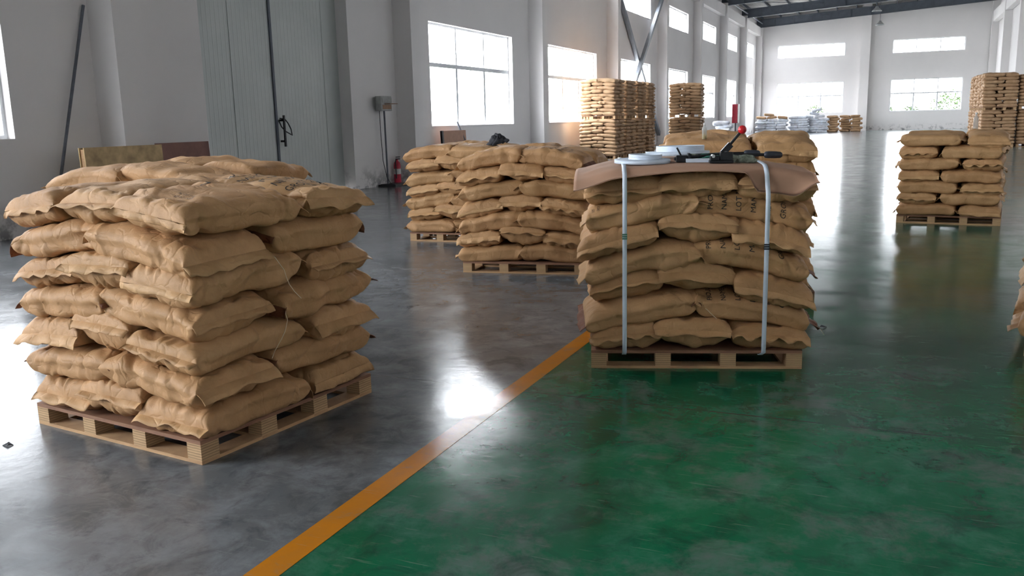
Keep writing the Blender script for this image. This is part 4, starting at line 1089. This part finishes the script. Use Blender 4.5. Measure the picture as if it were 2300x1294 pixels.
def glove(x, y, mat, cuff, seed, lab, rot=0.0):
    o = crumple_blob('work_glove', mat, x, y, .062, .045, .034, seed, lab, 'glove')
    rng = random.Random(seed)
    for k in range(4):
        a = R(-50 + k * 26) + rot
        MB().tube([(.035 * math.cos(a), .028 * math.sin(a), .014), (.075 * math.cos(a), .06 * math.sin(a), .020 + .006 * k), (.105 * math.cos(a), .085 * math.sin(a), .011)], .011, 7, radii=[.013, .0125, .008]).build('finger', mat, o)
    MB().tube([(-.02, .04, .014), (-.005, .075, .012)], .012, 7, radii=[.013, .009]).build('thumb', mat, o)
    MB().tube([(-.045, 0, .016), (-.085, -.005, .018)], .03, 10, radii=[.026, .030]).build('cuff', cuff, o)
glove(0.07, -0.30, GLOVE_T, GLOVE_G, 3, 'teal knitted work glove crumpled between the sealer and tensioner')
glove(0.29, -0.37, GLOVE_G, GLOVE_G, 7, 'grey-green knitted work glove under the sealer grips', 2.4)

def stack_top(st, cx, cy, yaw, X, Y, r=.05):
    c, s_ = math.cos(yaw), math.sin(yaw); x = c * (X - cx) + s_ * (Y - cy); y = -s_ * (X - cx) + c * (Y - cy); z = 0
    for (sk, Pd, o, d, ctr) in st.values():
        P = Pd.reshape(-1, 3); q = P[(np.abs(P[:, 0] - x) < r) & (np.abs(P[:, 1] - y) < r)]
        if len(q): z = max(z, q[:, 2].max())
    return float(z)
# ------------------------------------------------------------------ small things about the hall
# dark cloth on the extinguisher stack
cl = crumple_blob('crumpled_cloth', CLOTHM, 0, 0, .095, .062, .085, 21, 'dark grey crumpled work jacket on top of the extinguisher stack', 'jacket', world=(-4.40, 9.80, stack_top(B1, -4.93, 10.09, R(2), -4.40, 9.80) + .012), yaw=R(40), amp=0.17)
cl.rotation_euler = (0, R(-14), R(25))
MB().tube([(-.03, -.01, .05), (-.07, -.015, .028), (-.11, -.01, .012), (-.15, .0, -.006)], .04, 9, radii=[.045, .036, .04, .030]).build('sleeve', CLOTHM, cl)
MB().tube([(.05, .01, .02), (.085, -.015, .035), (.11, -.03, .012), (.135, -.045, .016)], .03, 8, radii=[.034, .022, .028, .014]).build('sleeve', CLOTHM, cl)
MB().tube([(-.02, .03, .10), (.0, .0, .118), (.03, -.03, .10), (.045, -.05, .07)], .02, 8, radii=[.014, .022, .018, .010]).build('collar', CLOTHM, cl)

def bottle(x, y, z, lab, liquid, hgt=.21, r=.034):
    b = empty('plastic_bottle', (x, y, z)); tag(b, lab, 'bottle')
    MB().lathe([(.001, 0), (r, 0), (r, hgt * .66), (r * .9, hgt * .74), (r * .42, hgt * .86), (r * .40, hgt)], 20).build('bottle_body', CLEARP, b)
    if liquid: MB().lathe([(.001, .003), (r * .93, .003), (r * .93, hgt * .30), (.001, hgt * .30)], 20).build('liquid', LIQ, b)
    MB().lathe([(.001, hgt * .93), (r * .48, hgt * .93), (r * .48, hgt * 1.04), (.001, hgt * 1.04)], 14).build('bottle_cap', LABELM, b)
def floor_at(x, y, z=0.0):
    d = fw * F_PX + rt * (x - 1150) - up * (y - 647); t = (z - CAM_H) / d[2]; return d[0] * t, d[1] * t
def plane_at(x, y, X):
    d = fw * F_PX + rt * (x - 1150) - up * (y - 647); t = X / d[0]; return (X, d[1] * t, CAM_H + d[2] * t)
_bx, _by = floor_at(1582, 313, 1.28)
bottle(_bx, _by, stack_top(Est, EX, EY, EYAW + R(90), _bx, _by, .03) - .004, 'clear bottle with a little yellow oil, on the stack behind the strapped one', True, .115, .018)
bottle(1.02, 13.35, stack_top(D, 0.777, 13.17, R(83.7), 1.02, 13.35) - .008, 'clear empty bottle standing on the lone stack', False, .22, .03)

# control box on its post
bx = empty('control_box', (XL, 18.02, 0)); tag(bx, 'grey control box on a thin post against the wall, with hanging cable', 'box')
bevel(MB().box(.10, .26, -.24, .24, 1.76, 2.10).build('housing', BOXGREY, bx), .012)
MB().box(.262, .268, -.18, .20, 1.80, 1.90).build('lower_panel', BOXBROWN, bx)
MB().box(.26, .42, -.10, .24, 1.915, 1.93).build('hinged_flap', BOXBROWN, bx)
MB().box(.26, .272, -.20, .22, 1.95, 2.06).build('display_panel', BOXGREY, bx)
MB().tube([(.16, .06, .02), (.16, .04, 1.78)], .022, 8).build('post', PIPEM, bx)
MB().tube([(.18, -.20, 1.77), (.18, -.19, 1.2), (.19, -.16, .6), (.22, -.08, .22), (.26, .02, .06), (.3, .2, .03)], .009, 6).build('cable', BLACKM, bx)
bevel(MB().box(.02, .50, -.16, .62, .0, .035).box(.06, .46, -.12, .58, .035, .05).build('base_plate', BLACKM, bx), .006)
# extinguisher
ex = empty('fire_extinguisher', (*floor_at(894, 414), 0)); tag(ex, 'red fire extinguisher with a white label standing beside the first stack', 'extinguisher')
MB().lathe([(.001, .01), (.08, .01), (.085, .03), (.085, .46), (.07, .53), (.03, .57), (.03, .60), (.001, .60)], 24).build('cylinder', REDP, ex)
exc = ex.children[0]
MB().lathe([(.087, .25), (.087, .38)], 24).build('label_band', LABELM, exc)
MB().box(-.03, .03, -.02, .10, .60, .625).box(-.025, .025, -.02, .12, .65, .67).build('squeeze_handle', BLACKM, ex)
MB().tube([(0, -.03, .61), (.02, -.11, .55), (.03, -.115, .35), (.03, -.10, .15)], .014, 7).build('hose', BLACKM, ex)
# leaning pole by the pilaster
pt = plane_at(187, 12, XL + .05)
lp = MB().tube([(XL + .16, 8.84, .01), pt], .024, 8).build('steel_pole', PIPEM); tag(lp, 'grey steel pole leaning in the corner beside the first pillar', 'pole')
# boards behind the big stack
yb_ = empty('hollow_board', (-10.48, 9.80, 0), R(0)); tag(yb_, 'yellowed hollow wooden panel stood against the wall behind the big stack', 'panel')
MB().box(-.015, .0, -.72, .74, 0, 1.225).build('face_sheet', YELLOWB, yb_); MB().box(-.115, -.10, -.72, .74, 0, 1.225).build('face_sheet', YELLOWB, yb_)
MB().box(-.10, -.015, -.70, -.64, 0, 1.20).build('edge_block', BOARD, yb_); MB().box(-.10, -.015, .66, .72, 0, 1.20).build('edge_block', BOARD, yb_); MB().box(-.10, -.015, -.64, .66, 1.10, 1.15).build('edge_block', BOARD, yb_)
yb_.rotation_euler = (0, R(-2), 0)
rb = MB().box(-.018, .0, -.66, .62, 0, 1.24).build('brown_board', BROWNB, None, (-10.72, 11.25, 0)); rb.rotation_euler = (0, R(-3.2), 0); tag(rb, 'dark red-brown board leaning on the wall beside the steel door', 'board')
# boards under the first window
kb = empty('framed_board', (-10.86, 21.2, 0)); tag(kb, 'pinkish board with a dark edge standing below the first window', 'board')
MB().box(-.03, 0, -.42, .93, 0, 1.245).build('board_face', PINKB, kb); MB().box(-.05, .012, -.50, -.42, 0, 1.25).build('edge_strip', BLACKM, kb); kb.rotation_euler = (0, R(-3), 0)
wp = MB().bar((-10.62, 22.35, .01), (-11.05, 21.85, 1.48), .05, .03).build('wooden_batten', PIPEM); tag(wp, 'grey batten leaning on the sill of the first window', 'batten')
# fire hose cabinet
hc = empty('hose_cabinet', (-10.35, 64.6, 0)); tag(hc, 'red and white fire hose cabinet on a post beside the far pillar', 'cabinet')
MB().box(-.22, .16, -.22, .22, .95, 2.28).build('cabinet_body', REDP, hc); MB().box(.16, .22, -.22, .22, .95, 2.28).build('cabinet_door', LABELM, hc); MB().box(-.05, .05, -.05, .05, 0, .95).build('post', GREYST, hc)
# pendant lamps
for (x, y, z, lab, dpt) in ((-1.41, 66.6, 8.22, 'nearer bell lamp hanging under the rafters', 0), (-1.30, 74.0, 7.95, 'farther bell lamp hanging before the end wall', 0)):
    lm = empty('pendant_lamp', (x, y, z)); tag(lm, lab, 'lamp', 'pendant lamps')
    MB().lathe([(.05, .34), (.09, .32), (.12, .24), (.26, .10), (.33, .0), (.32, .0), (.25, .10), (.11, .23), (.05, .30)], 24).build('lamp_shade', LAMPM, lm)
    MB().ball((0, 0, .12), .09, 12, 8, (1, 1, 1.3)).build('bulb', LABELM, lm)
    MB().tube([(0, 0, .33), (0, 0, rz(x) + .66 - z)], .015, 6).build('hanging_rod', GREYST, lm)
# litter scraps on the floor
for i, (x, y, lab) in enumerate(((17, 1001, 'small black paper scrap on the grey floor before the unstrapped stack'), (1848, 735, 'small dark scrap on the floor beside the strapped stack'))):
    a, b = floor_at(x, y)
    sc_ = MB().add([(-.022, -.010, .002), (.018, -.014, .010), (.024, .012, .003), (-.010, .016, .012), (-.022, -.010, .0), (.018, -.014, .006), (.024, .012, .0), (-.010, .016, .008)],
                   [(0, 1, 2, 3), (7, 6, 5, 4), (0, 4, 5, 1), (1, 5, 6, 2), (2, 6, 7, 3), (3, 7, 4, 0)]).build('paper_scrap', CLOTHM, None, (a, b, 0)); tag(sc_, lab, 'scrap')
